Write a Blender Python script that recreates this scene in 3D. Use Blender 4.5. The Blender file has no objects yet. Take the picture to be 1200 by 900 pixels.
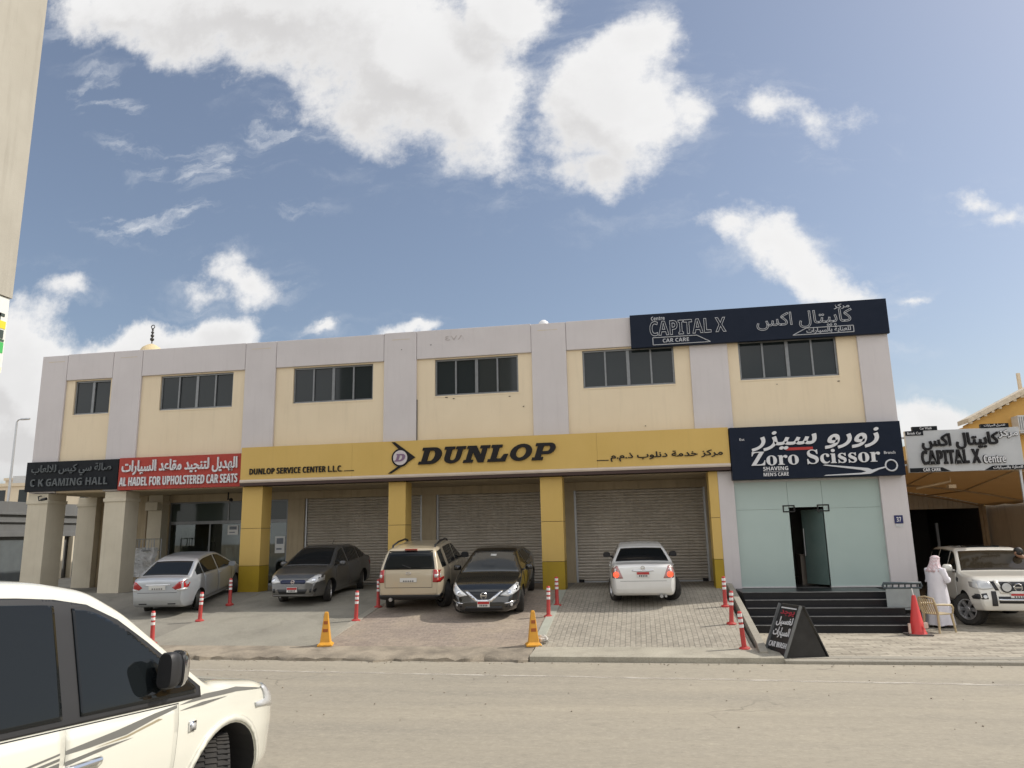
import bpy, bmesh, math, random
from mathutils import Vector, Matrix, Euler
from mathutils.bvhtree import BVHTree
from mathutils.geometry import delaunay_2d_cdt
R = math.radians
random.seed(11)
S = bpy.context.scene
COL = S.collection

# ------------------------------------------------------------------ camera
_pitch, _yaw, _roll = R(11.381), R(-9.476), R(-1.195)
_fw = Vector((math.sin(_yaw)*math.cos(_pitch), math.cos(_yaw)*math.cos(_pitch), math.sin(_pitch)))
_r0 = Vector((math.cos(_yaw), -math.sin(_yaw), 0)); _u0 = _r0.cross(_fw)
_rt = _r0*math.cos(_roll) + _u0*math.sin(_roll); _up = _rt.cross(_fw)
cam = bpy.data.cameras.new('camera'); cam.sensor_width = 36; cam.lens = 867.0/1200*36
cam.clip_start = 0.05; cam.clip_end = 3000
cam_o = bpy.data.objects.new('camera', cam); COL.objects.link(cam_o)
m3 = Matrix((_rt, _up, -_fw)).transposed()
cam_o.matrix_world = Matrix.Translation((0, -23, 2.6)) @ m3.to_4x4()
S.camera = cam_o

# ------------------------------------------------------------------ world, sun
SUN = Vector((0.96, 0.33, 1.0)).normalized()
SUN_EL = math.asin(SUN.z); SUN_ROT = math.atan2(SUN.x, SUN.y)
S.view_settings.view_transform = 'Standard'; S.view_settings.look = 'None'
S.view_settings.exposure = 0.48; S.view_settings.gamma = 1; S.view_settings.use_curve_mapping = False
S.render.engine = 'CYCLES'
S.cycles.max_bounces = 6; S.cycles.diffuse_bounces = 4; S.cycles.glossy_bounces = 3; S.cycles.transmission_bounces = 4
S.cycles.sample_clamp_indirect = 6
try: S.cycles.use_denoising = True
except Exception: pass

def build_world():
    w = bpy.data.worlds.new('World'); S.world = w; w.use_nodes = True
    nt = w.node_tree; N = nt.nodes; L = nt.links
    N.clear()
    out = N.new('ShaderNodeOutputWorld'); bg = N.new('ShaderNodeBackground')
    L.new(bg.outputs[0], out.inputs[0]); bg.inputs[1].default_value = 0.088
    sky = N.new('ShaderNodeTexSky'); sky.sky_type = 'NISHITA'; sky.sun_disc = False
    sky.sun_elevation = SUN_EL; sky.sun_rotation = SUN_ROT
    sky.air_density = 1.0; sky.dust_density = 2.2; sky.ozone_density = 1.2; sky.altitude = 100
    def M(op, a, b=None, c=None, clamp=False):
        n = N.new('ShaderNodeMath'); n.operation = op; n.use_clamp = clamp
        for i, v in enumerate((a, b, c)):
            if v is None: continue
            if isinstance(v, (int, float)): n.inputs[i].default_value = v
            else: L.new(v, n.inputs[i])
        return n.outputs[0]
    def smooth(v, lo, hi, a=0.0, b=1.0):
        n = N.new('ShaderNodeMapRange'); n.interpolation_type = 'SMOOTHSTEP'
        L.new(v, n.inputs[0]); n.inputs[1].default_value = lo; n.inputs[2].default_value = hi
        n.inputs[3].default_value = a; n.inputs[4].default_value = b
        return n.outputs[0]
    tc = N.new('ShaderNodeTexCoord'); sp = N.new('ShaderNodeSeparateXYZ'); L.new(tc.outputs['Generated'], sp.inputs[0])
    yy = M('MAXIMUM', M('ABSOLUTE', sp.outputs[1]), 0.05)
    u = M('DIVIDE', sp.outputs[0], yy); v = M('DIVIDE', sp.outputs[2], yy)
    cb = N.new('ShaderNodeCombineXYZ'); L.new(u, cb.inputs[0]); L.new(v, cb.inputs[1]); L.new(M('SIGN', sp.outputs[1]), cb.inputs[2])
    # domain warp so that edges billow
    nz = N.new('ShaderNodeTexNoise'); nz.inputs['Scale'].default_value = 5.5; nz.inputs['Detail'].default_value = 8; nz.inputs['Roughness'].default_value = 0.6
    L.new(cb.outputs[0], nz.inputs['Vector'])
    sub = N.new('ShaderNodeVectorMath'); sub.operation = 'SUBTRACT'; L.new(nz.outputs['Color'], sub.inputs[0]); sub.inputs[1].default_value = (.5, .5, .5)
    mul = N.new('ShaderNodeVectorMath'); mul.operation = 'MULTIPLY'; L.new(sub.outputs[0], mul.inputs[0]); mul.inputs[1].default_value = (.15, .13, 0)
    wp = N.new('ShaderNodeVectorMath'); wp.operation = 'ADD'; L.new(cb.outputs[0], wp.inputs[0]); L.new(mul.outputs[0], wp.inputs[1])
    def blobs(lst, smooth_k, vec=None):
        acc = None
        for (bu, bv, ru, rv, rot, wgt) in lst:
            mp = N.new('ShaderNodeMapping'); mp.vector_type = 'TEXTURE'
            L.new(vec or wp.outputs[0], mp.inputs[0])
            mp.inputs['Location'].default_value = (bu, bv, 0); mp.inputs['Rotation'].default_value = (0, 0, rot)
            mp.inputs['Scale'].default_value = (ru, rv, 1e6)
            ln = N.new('ShaderNodeVectorMath'); ln.operation = 'LENGTH'; L.new(mp.outputs[0], ln.inputs[0])
            val = M('MULTIPLY', M('SUBTRACT', 1.0, ln.outputs['Value']), wgt)
            if acc is None: acc = val
            else:
                n = N.new('ShaderNodeMath'); n.operation = 'SMOOTH_MAX'; L.new(acc, n.inputs[0]); L.new(val, n.inputs[1]); n.inputs[2].default_value = smooth_k
                acc = n.outputs[0]
        return acc
    front = M('GREATER_THAN', sp.outputs[1], 0.0)
    def density(off):
        """cloud density at the view direction, shifted a little for the light side"""
        def sh_(v):
            if not off: return v
            n = N.new('ShaderNodeVectorMath'); n.operation = 'ADD'; L.new(v, n.inputs[0]); n.inputs[1].default_value = off; return n.outputs[0]
        f = N.new('ShaderNodeTexNoise'); f.inputs['Scale'].default_value = 8; f.inputs['Detail'].default_value = 12 if not off else 6; f.inputs['Roughness'].default_value = 0.66
        L.new(sh_(cb.outputs[0]), f.inputs['Vector'])
        g = N.new('ShaderNodeTexNoise'); g.inputs['Scale'].default_value = 1.6; g.inputs['Detail'].default_value = 8; g.inputs['Roughness'].default_value = .6
        L.new(sh_(cb.outputs[0]), g.inputs['Vector'])
        big = M('ADD', blobs(CLOUDS if not off else [c for c in CLOUDS if c[2] > .085], .18, sh_(wp.outputs[0])), M('MULTIPLY', M('SUBTRACT', f.outputs['Fac'], 0.5), 2.2 if not off else 1.6))
        back = M('MULTIPLY', M('SUBTRACT', g.outputs['Fac'], 0.40), 3.2)  # heavy cloud cover out of view, added to brighten the facade
        mixd = N.new('ShaderNodeMix'); mixd.data_type = 'FLOAT'; L.new(front, mixd.inputs[0]); L.new(back, mixd.inputs[2]); L.new(big, mixd.inputs[3])
        return mixd.outputs[0]
    dens = density(None); dens2 = density((.045, .05, 0))
    alpha = smooth(dens, -0.05, 0.62)
    # thin veil: stretched streaks
    st = N.new('ShaderNodeMapping'); st.inputs['Scale'].default_value = (2.2, 6.5, 1); st.inputs['Rotation'].default_value = (0, 0, .35); L.new(wp.outputs[0], st.inputs[0])
    sn = N.new('ShaderNodeTexNoise'); sn.inputs['Scale'].default_value = 3.2; sn.inputs['Detail'].default_value = 8; sn.inputs['Roughness'].default_value = .62; L.new(st.outputs[0], sn.inputs['Vector'])
    wis = M('MULTIPLY', smooth(blobs(WISPS, .15), 0.0, 0.7), smooth(sn.outputs['Fac'], .5, .75))
    halo = M('MULTIPLY', smooth(dens, -.75, .1), M('MULTIPLY', smooth(sn.outputs['Fac'], .46, .74), .55))
    wis = M('MAXIMUM', M('MULTIPLY', wis, 1.3), M('MULTIPLY', halo, front))
    # cloud shade: thick middle parts are greyer, with soft billows
    thick = smooth(dens, 0.35, 1.5)
    b2 = N.new('ShaderNodeTexNoise'); b2.inputs['Scale'].default_value = 2.6; b2.inputs['Detail'].default_value = 5; b2.inputs['Roughness'].default_value = .5
    of = N.new('ShaderNodeVectorMath'); of.operation = 'ADD'; L.new(wp.outputs[0], of.inputs[0]); of.inputs[1].default_value = (3.1, 1.7, 0); L.new(of.outputs[0], b2.inputs['Vector'])
    low = smooth(v, 0.02, 0.30, 0.6, 0.0)
    sh = M('MULTIPLY', thick, M('ADD', M('MULTIPLY', smooth(b2.outputs['Fac'], .35, .68), .65), .3), clamp=True)
    sh = M('ADD', sh, M('MULTIPLY', low, smooth(b2.outputs['Fac'], .3, .7)), clamp=True)
    # the side turned to the sun is white, the far side and base fall into grey
    lit = smooth(M('SUBTRACT', dens, dens2), -.45, .45)
    sh = M('ADD', M('MULTIPLY', sh, .55), M('MULTIPLY', M('MULTIPLY', M('SUBTRACT', 1.0, lit), smooth(dens, .1, .9)), .75), clamp=True)
    cc = N.new('ShaderNodeMix'); cc.data_type = 'RGBA'; L.new(sh, cc.inputs[0])
    cc.inputs[6].default_value = (7.5, 7.45, 7.4, 1); cc.inputs[7].default_value = (5.7, 5.6, 5.55, 1)
    hz = N.new('ShaderNodeMix'); hz.data_type = 'RGBA'; hz.inputs[0].default_value = .13; L.new(sky.outputs[0], hz.inputs[6]); hz.inputs[7].default_value = (4.3, 4.35, 4.5, 1)
    # unseen clouds behind the camera, boosted as fill light for the shaded facade
    fl = N.new('ShaderNodeMapRange'); L.new(sp.outputs[1], fl.inputs[0]); fl.inputs[1].default_value = .15; fl.inputs[2].default_value = -.35; fl.inputs[3].default_value = 1.0; fl.inputs[4].default_value = 1.95
    cs = N.new('ShaderNodeVectorMath'); cs.operation = 'SCALE'; L.new(cc.outputs[2], cs.inputs[0]); L.new(fl.outputs[0], cs.inputs['Scale'])
    m1 = N.new('ShaderNodeMix'); m1.data_type = 'RGBA'; L.new(M('MULTIPLY', wis, .6), m1.inputs[0]); L.new(hz.outputs[2], m1.inputs[6]); m1.inputs[7].default_value = (6.4, 6.6, 6.9, 1)
    m2 = N.new('ShaderNodeMix'); m2.data_type = 'RGBA'; L.new(M('MULTIPLY', alpha, .97), m2.inputs[0]); L.new(m1.outputs[2], m2.inputs[6]); L.new(cs.outputs[0], m2.inputs[7])
    L.new(m2.outputs[2], bg.inputs[0])
CLOUDS = [
    (-0.540, 0.866, 0.435, 0.144, -0.22, 1.70), (-0.319, 0.725, 0.222, 0.160, -0.32, 1.70), (-0.211, 0.637, 0.105, 0.123, -0.12, 1.30),
    (-0.759, 0.883, 0.245, 0.099, -0.32, 1.40), (-0.189, 0.789, 0.114, 0.118, -0.15, 1.50), (-0.402, 0.661, 0.138, 0.081, -0.47, 0.90),
    (-0.172, 0.562, 0.064, 0.055, -0.11, 0.60), (0.000, 0.607, 0.119, 0.125, 0.27, 1.60), (-0.035, 0.520, 0.091, 0.050, -0.11, 0.90),
    (0.037, 0.704, 0.077, 0.059, -0.14, 0.90), (0.056, 0.611, 0.061, 0.101, -0.13, 0.90), (-0.089, 0.560, 0.063, 0.068, -0.11, 0.50),
    (0.215, 0.588, 0.061, 0.029, -0.42, 0.60), (0.262, 0.558, 0.051, 0.025, -0.51, 0.35), (0.132, 0.408, 0.066, 0.027, -0.24, 0.80),
    (0.190, 0.363, 0.095, 0.050, -0.74, 1.00), (0.241, 0.316, 0.096, 0.038, -0.37, 0.95), (0.299, 0.303, 0.042, 0.019, -0.08, 0.60),
    (0.460, 0.419, 0.033, 0.018, -0.31, 0.50), (0.494, 0.392, 0.036, 0.018, -0.10, 0.50), (-0.970, 0.261, 0.111, 0.135, -0.06, 1.90),
    (-0.892, 0.176, 0.161, 0.138, -0.04, 1.80), (-0.797, 0.268, 0.115, 0.058, 0.02, 1.70), (-0.697, 0.284, 0.112, 0.055, 0.07, 1.70),
    (-0.616, 0.303, 0.067, 0.048, -0.07, 1.70), (-0.812, 0.120, 0.225, 0.115, -0.04, 1.40), (-0.573, 0.389, 0.073, 0.032, -0.48, 0.65),
    (-0.639, 0.378, 0.037, 0.021, -0.08, 0.45), (-0.886, 0.394, 0.054, 0.024, -0.23, 0.50), (-0.458, 0.292, 0.040, 0.014, -0.07, 0.80),
    (-0.314, 0.290, 0.056, 0.013, -0.07, 0.90), (-0.116, 0.290, 0.012, 0.007, -0.07, 0.60), (0.372, 0.129, 0.074, 0.032, -0.05, 1.10),
    (0.451, 0.095, 0.057, 0.042, -0.04, 0.90), (0.365, 0.281, 0.029, 0.010, -0.07, 0.50)
]
WISPS = [
    (-0.544, 0.630, 0.090, 0.038, -0.29, 1.00), (0.243, 0.574, 0.125, 0.064, -0.42, 0.90), (-0.604, 0.389, 0.143, 0.054, -0.24, 0.80),
    (0.478, 0.403, 0.080, 0.047, -0.10, 0.80), (-0.823, 0.698, 0.118, 0.066, -0.44, 1.00), (-0.707, 0.608, 0.214, 0.073, -0.28, 0.90),
    (-0.729, 0.502, 0.192, 0.053, -0.09, 1.00), (-0.859, 0.743, 0.113, 0.096, -0.13, 0.80), (-0.530, 0.632, 0.118, 0.043, -0.29, 0.80),
    (-0.134, 0.565, 0.114, 0.095, -0.11, 0.70), (0.351, 0.255, 0.121, 0.068, -0.07, 0.50), (0.155, 0.639, 0.094, 0.081, -0.13, 0.40),
    (-0.539, 0.510, 0.168, 0.085, -0.10, 0.50), (0.261, 0.526, 0.089, 0.064, -0.12, 0.60)
]
build_world()
sl = bpy.data.lights.new('sun', 'SUN'); sl.energy = 2.75; sl.angle = R(0.55); sl.color = (1, .945, .86)
so = bpy.data.objects.new('sun', sl); COL.objects.link(so); so.rotation_euler = (-SUN).to_track_quat('-Z', 'Y').to_euler(); so.location = (30, 10, 40)

# ------------------------------------------------------------------ materials
def newmat(name):
    m = bpy.data.materials.new(name); m.use_nodes = True
    return m, m.node_tree.nodes, m.node_tree.links, m.node_tree.nodes['Principled BSDF']
def rgb(c): return (c[0], c[1], c[2], 1)
def mat(name, c, rough=.6, metal=0., c2=None, scale=4., amt=1., bump=0., bscale=60., coat=0., spec=.5, stretch=(1, 1, 1), streak=0., stain=0., lo=.35, hi=.7, detail=6, coords='Object'):
    """noise-mixed two-tone material; streak darkens along vertical runs of dirt"""
    m, N, L, b = newmat(name)
    b.inputs['Roughness'].default_value = rough; b.inputs['Metallic'].default_value = metal
    b.inputs['Coat Weight'].default_value = coat; b.inputs['Coat Roughness'].default_value = .04
    b.inputs['Specular IOR Level'].default_value = spec
    b.inputs['Base Color'].default_value = rgb(c)
    if c2 is None: c2 = tuple(x*.86 for x in c)
    tc = N.new('ShaderNodeTexCoord'); mp = N.new('ShaderNodeMapping'); L.new(tc.outputs[coords], mp.inputs[0]); mp.inputs['Scale'].default_value = stretch
    n = N.new('ShaderNodeTexNoise'); n.inputs['Scale'].default_value = scale; n.inputs['Detail'].default_value = detail; n.inputs['Roughness'].default_value = .6
    L.new(mp.outputs[0], n.inputs['Vector'])
    mr = N.new('ShaderNodeMapRange'); mr.inputs[1].default_value = lo; mr.inputs[2].default_value = hi; mr.inputs[4].default_value = amt; L.new(n.outputs['Fac'], mr.inputs[0])
    mx = N.new('ShaderNodeMix'); mx.data_type = 'RGBA'; L.new(mr.outputs[0], mx.inputs[0]); mx.inputs[6].default_value = rgb(c); mx.inputs[7].default_value = rgb(c2)
    col = mx.outputs[2]
    if streak:
        m2 = N.new('ShaderNodeMapping'); L.new(tc.outputs[coords], m2.inputs[0]); m2.inputs['Scale'].default_value = (4.5, 4.5, .35)
        n2 = N.new('ShaderNodeTexNoise'); n2.inputs['Scale'].default_value = 1.6; n2.inputs['Detail'].default_value = 7; n2.inputs['Roughness'].default_value = .65; L.new(m2.outputs[0], n2.inputs['Vector'])
        r2 = N.new('ShaderNodeMapRange'); r2.inputs[1].default_value = .52; r2.inputs[2].default_value = .8; r2.inputs[4].default_value = streak; L.new(n2.outputs['Fac'], r2.inputs[0])
        x2 = N.new('ShaderNodeMix'); x2.data_type = 'RGBA'; L.new(r2.outputs[0], x2.inputs[0]); L.new(col, x2.inputs[6]); x2.inputs[7].default_value = (.10, .08, .055, 1)
        col = x2.outputs[2]
    if stain:
        n4 = N.new('ShaderNodeTexNoise'); n4.inputs['Scale'].default_value = .75; n4.inputs['Detail'].default_value = 10; n4.inputs['Roughness'].default_value = .68; n4.inputs['Distortion'].default_value = .6; L.new(tc.outputs[coords], n4.inputs['Vector'])
        r4 = N.new('ShaderNodeMapRange'); r4.inputs[1].default_value = .5; r4.inputs[2].default_value = .72; r4.inputs[4].default_value = stain; L.new(n4.outputs['Fac'], r4.inputs[0])
        x4 = N.new('ShaderNodeMix'); x4.data_type = 'RGBA'; L.new(r4.outputs[0], x4.inputs[0]); L.new(col, x4.inputs[6]); x4.inputs[7].default_value = (.075, .065, .05, 1)
        n5 = N.new('ShaderNodeTexNoise'); n5.inputs['Scale'].default_value = 30; n5.inputs['Detail'].default_value = 5; n5.inputs['Roughness'].default_value = .75; L.new(tc.outputs[coords], n5.inputs['Vector'])
        r5 = N.new('ShaderNodeMapRange'); r5.inputs[1].default_value = .3; r5.inputs[2].default_value = .7; r5.inputs[3].default_value = .78; r5.inputs[4].default_value = 1.15; L.new(n5.outputs['Fac'], r5.inputs[0])
        v5 = N.new('ShaderNodeVectorMath'); v5.operation = 'SCALE'; L.new(x4.outputs[2], v5.inputs[0]); L.new(r5.outputs[0], v5.inputs['Scale']); col = v5.outputs[0]
    L.new(col, b.inputs['Base Color'])
    if bump:
        nb = N.new('ShaderNodeTexNoise'); nb.inputs['Scale'].default_value = bscale; nb.inputs['Detail'].default_value = 4; L.new(tc.outputs[coords], nb.inputs['Vector'])
        bp = N.new('ShaderNodeBump'); bp.inputs['Strength'].default_value = bump; bp.inputs['Distance'].default_value = .01
        L.new(nb.outputs['Fac'], bp.inputs['Height']); L.new(bp.outputs[0], b.inputs['Normal'])
    return m
def paver_mat(name, c, c2, grout, bw, bh, rot=0., rough=.85, patch=None, patch_s=.5, patch_stretch=(1, 1, 1), plo=.5, phi=.7, mortar=.012, bump=.5, offset=.5):
    m, N, L, b = newmat(name); b.inputs['Roughness'].default_value = rough
    tc = N.new('ShaderNodeTexCoord'); mp = N.new('ShaderNodeMapping'); L.new(tc.outputs['Object'], mp.inputs[0]); mp.inputs['Rotation'].default_value = (0, 0, rot)
    wn = N.new('ShaderNodeTexNoise'); wn.inputs['Scale'].default_value = 1.3; L.new(mp.outputs[0], wn.inputs['Vector'])
    wv = N.new('ShaderNodeMix'); wv.data_type = 'VECTOR'; wv.inputs[0].default_value = .035; L.new(mp.outputs[0], wv.inputs[4]); L.new(wn.outputs['Color'], wv.inputs[5])
    br = N.new('ShaderNodeTexBrick'); L.new(wv.outputs[1], br.inputs['Vector']); br.offset = offset
    br.inputs['Color1'].default_value = rgb(c); br.inputs['Color2'].default_value = rgb(c2); br.inputs['Mortar'].default_value = rgb(grout)
    br.inputs['Scale'].default_value = 1; br.inputs['Mortar Size'].default_value = mortar; br.inputs['Brick Width'].default_value = bw; br.inputs['Row Height'].default_value = bh
    br.inputs['Mortar Smooth'].default_value = .3
    n = N.new('ShaderNodeTexNoise'); n.inputs['Scale'].default_value = patch_s; n.inputs['Detail'].default_value = 8; n.inputs['Roughness'].default_value = .65
    ms = N.new('ShaderNodeMapping'); L.new(tc.outputs['Object'], ms.inputs[0]); ms.inputs['Scale'].default_value = patch_stretch; L.new(ms.outputs[0], n.inputs['Vector'])
    mr = N.new('ShaderNodeMapRange'); mr.inputs[1].default_value = plo; mr.inputs[2].default_value = phi; mr.inputs[4].default_value = .75; L.new(n.outputs['Fac'], mr.inputs[0])
    mx = N.new('ShaderNodeMix'); mx.data_type = 'RGBA'; L.new(mr.outputs[0], mx.inputs[0]); L.new(br.outputs['Color'], mx.inputs[6]); mx.inputs[7].default_value = rgb(patch or c2)
    n3 = N.new('ShaderNodeTexNoise'); n3.inputs['Scale'].default_value = 14; n3.inputs['Detail'].default_value = 5; L.new(tc.outputs['Object'], n3.inputs['Vector'])
    r3 = N.new('ShaderNodeMapRange'); r3.inputs[1].default_value = .3; r3.inputs[2].default_value = .7; r3.inputs[3].default_value = .8; r3.inputs[4].default_value = 1.12; L.new(n3.outputs['Fac'], r3.inputs[0])
    mm = N.new('ShaderNodeVectorMath'); mm.operation = 'SCALE'; L.new(mx.outputs[2], mm.inputs[0]); L.new(r3.outputs[0], mm.inputs['Scale'])
    L.new(mm.outputs[0], b.inputs['Base Color'])
    bp = N.new('ShaderNodeBump'); bp.inputs['Strength'].default_value = bump; bp.inputs['Distance'].default_value = .01; bp.invert = True
    L.new(br.outputs['Fac'], bp.inputs['Height']); L.new(bp.outputs[0], b.inputs['Normal'])
    return m
def road_mat():
    m, N, L, b = newmat('dusty asphalt'); b.inputs['Roughness'].default_value = .9; b.inputs['Specular IOR Level'].default_value = .3
    tc = N.new('ShaderNodeTexCoord')
    def noise(scale, stretch, detail=6, rough=.6):
        mp = N.new('ShaderNodeMapping'); L.new(tc.outputs['Object'], mp.inputs[0]); mp.inputs['Scale'].default_value = stretch
        n = N.new('ShaderNodeTexNoise'); n.inputs['Scale'].default_value = scale; n.inputs['Detail'].default_value = detail; n.inputs['Roughness'].default_value = rough
        L.new(mp.outputs[0], n.inputs['Vector']); return n.outputs['Fac']
    def rng(v, lo, hi, a, c):
        r = N.new('ShaderNodeMapRange'); r.inputs[1].default_value = lo; r.inputs[2].default_value = hi; r.inputs[3].default_value = a; r.inputs[4].default_value = c; L.new(v, r.inputs[0]); return r.outputs[0]
    def mix(f, a, c):
        x = N.new('ShaderNodeMix'); x.data_type = 'RGBA'; L.new(f, x.inputs[0])
        for i, q in ((6, a), (7, c)):
            if isinstance(q, tuple): x.inputs[i].default_value = rgb(q)
            else: L.new(q, x.inputs[i])
        return x.outputs[2]
    col = mix(rng(noise(.5, (.22, 1.3, 1), 7), .36, .66, 0, 1), ASPH_A, ASPH_B)
    col = mix(rng(noise(.9, (.07, 1.6, 1), 7), .5, .75, 0, .35), col, ASPH_C)
    col = mix(rng(noise(2.2, (.8, 1, 1), 8, .7), .56, .78, 0, .5), col, tuple(x*.72 for x in ASPH_B))
    spk = noise(70, (1, 1, 1), 3, .8)
    col = mix(rng(spk, .62, .72, 0, .45), col, tuple(min(1, x*1.5) for x in ASPH_A))
    col = mix(rng(spk, .38, .28, 0, .4), col, tuple(x*.5 for x in ASPH_B))
    blot = noise(7, (.7, 1, 1), 9, .75)
    col = mix(rng(blot, .53, .68, 0, .34), col, tuple(x*.66 for x in ASPH_B))
    col = mix(rng(blot, .47, .34, 0, .45), col, tuple(min(1, x*1.2) for x in ASPH_A))
    grit = noise(17, (.8, 1, 1), 8, .8)
    col = mix(rng(grit, .53, .66, 0, .6), col, tuple(min(1, x*1.3) for x in ASPH_A))
    col = mix(rng(grit, .45, .31, 0, .5), col, tuple(x*.55 for x in ASPH_B))
    # tyre worn lanes and oil drips along the road
    col = mix(rng(noise(.32, (.03, 3.1, 1), 4), .50, .70, 0, .28), col, tuple(x*.78 for x in ASPH_B))
    col = mix(rng(noise(1.7, (.5, 1, 1), 9, .72), .63, .74, 0, .5), col, (.12, .105, .085))
    # hairline cracks in patches
    vo = N.new('ShaderNodeTexVoronoi'); vo.feature = 'DISTANCE_TO_EDGE'; vo.inputs['Scale'].default_value = .55
    wv = N.new('ShaderNodeMix'); wv.data_type = 'VECTOR'; wv.inputs[0].default_value = .35; L.new(tc.outputs['Object'], wv.inputs[4])
    wn = N.new('ShaderNodeTexNoise'); wn.inputs['Scale'].default_value = 2; wn.inputs['Detail'].default_value = 6; L.new(tc.outputs['Object'], wn.inputs['Vector']); L.new(wn.outputs['Color'], wv.inputs[5])
    L.new(wv.outputs[1], vo.inputs['Vector'])
    ck = N.new('ShaderNodeMath'); ck.operation = 'MULTIPLY'; L.new(rng(vo.outputs['Distance'], .0, .010, .42, 0), ck.inputs[0]); L.new(rng(noise(.35, (1, 1, 1)), .56, .66, 0, 1), ck.inputs[1])
    col = mix(ck.outputs[0], col, (.05, .045, .04))
    L.new(col, b.inputs['Base Color'])
    bp = N.new('ShaderNodeBump'); bp.inputs['Strength'].default_value = .35; bp.inputs['Distance'].default_value = .008; L.new(spk, bp.inputs['Height']); L.new(bp.outputs[0], b.inputs['Normal'])
    return m
ASPH_A, ASPH_B, ASPH_C = (.355, .318, .25), (.285, .26, .212), (.38, .34, .27)
def worn_paint(name, c, lo=.42, hi=.58):
    m, N, L, b = newmat(name); b.inputs['Roughness'].default_value = .8; b.inputs['Base Color'].default_value = rgb(c)
    tc = N.new('ShaderNodeTexCoord'); n = N.new('ShaderNodeTexNoise'); n.inputs['Scale'].default_value = 5; n.inputs['Detail'].default_value = 9; n.inputs['Roughness'].default_value = .7
    mp = N.new('ShaderNodeMapping'); mp.inputs['Scale'].default_value = (.4, 2, 1); L.new(tc.outputs['Object'], mp.inputs[0]); L.new(mp.outputs[0], n.inputs['Vector'])
    r = N.new('ShaderNodeMapRange'); r.inputs[1].default_value = lo; r.inputs[2].default_value = hi; L.new(n.outputs['Fac'], r.inputs[0])
    L.new(r.outputs[0], b.inputs['Alpha'])
    return m
def car_paint(name, c, metal=.0, rough=.28, coat=1., dust=.25):
    m, N, L, b = newmat(name)
    b.inputs['Metallic'].default_value = metal; b.inputs['Coat Weight'].default_value = coat; b.inputs['Coat Roughness'].default_value = .05
    tc = N.new('ShaderNodeTexCoord')
    n = N.new('ShaderNodeTexNoise'); n.inputs['Scale'].default_value = 2.5; n.inputs['Detail'].default_value = 9; n.inputs['Roughness'].default_value = .7; L.new(tc.outputs['Object'], n.inputs['Vector'])
    sp = N.new('ShaderNodeSeparateXYZ'); L.new(tc.outputs['Object'], sp.inputs[0])
    lowz = N.new('ShaderNodeMapRange'); L.new(sp.outputs[2], lowz.inputs[0]); lowz.inputs[1].default_value = .75; lowz.inputs[2].default_value = .2
    a = N.new('ShaderNodeMath'); a.operation = 'MULTIPLY_ADD'; L.new(lowz.outputs[0], a.inputs[0]); a.inputs[1].default_value = .45; L.new(n.outputs['Fac'], a.inputs[2])
    r = N.new('ShaderNodeMapRange'); r.inputs[1].default_value = .48; r.inputs[2].default_value = 1.0; r.inputs[4].default_value = dust; L.new(a.outputs[0], r.inputs[0])
    x = N.new('ShaderNodeMix'); x.data_type = 'RGBA'; L.new(r.outputs[0], x.inputs[0]); x.inputs[6].default_value = rgb(c); x.inputs[7].default_value = (.3, .26, .2, 1)
    L.new(x.outputs[2], b.inputs['Base Color'])
    r2 = N.new('ShaderNodeMapRange'); r2.inputs[1].default_value = .3; r2.inputs[2].default_value = .75; r2.inputs[3].default_value = rough; r2.inputs[4].default_value = min(1, rough+.22*dust/.25); L.new(n.outputs['Fac'], r2.inputs[0]); L.new(r2.outputs[0], b.inputs['Roughness'])
    return m
def simple(name, c, rough=.5, metal=0., coat=0., spec=.5, emit=None, es=0.):
    m, N, L, b = newmat(name); b.inputs['Base Color'].default_value = rgb(c); b.inputs['Roughness'].default_value = rough; b.inputs['Metallic'].default_value = metal
    b.inputs['Coat Weight'].default_value = coat; b.inputs['Specular IOR Level'].default_value = spec
    if emit: b.inputs['Emission Color'].default_value = rgb(emit); b.inputs['Emission Strength'].default_value = es
    return m
def clear_glass(name, tint=(.75, .85, .82), refl=.12, rough=.02):
    m, N, L, b = newmat(name); N.remove(b); out = N['Material Output']
    t = N.new('ShaderNodeBsdfTransparent'); t.inputs[0].default_value = rgb(tint)
    g = N.new('ShaderNodeBsdfGlossy'); g.inputs['Roughness'].default_value = rough; g.inputs[0].default_value = (.9, .95, .95, 1)
    fr = N.new('ShaderNodeLayerWeight'); fr.inputs['Blend'].default_value = .25
    mr = N.new('ShaderNodeMapRange'); L.new(fr.outputs['Fresnel'], mr.inputs[0]); mr.inputs[3].default_value = refl; mr.inputs[4].default_value = .9
    mx = N.new('ShaderNodeMixShader'); L.new(mr.outputs[0], mx.inputs[0]); L.new(t.outputs[0], mx.inputs[1]); L.new(g.outputs[0], mx.inputs[2]); L.new(mx.outputs[0], out.inputs[0])
    return m

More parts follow.
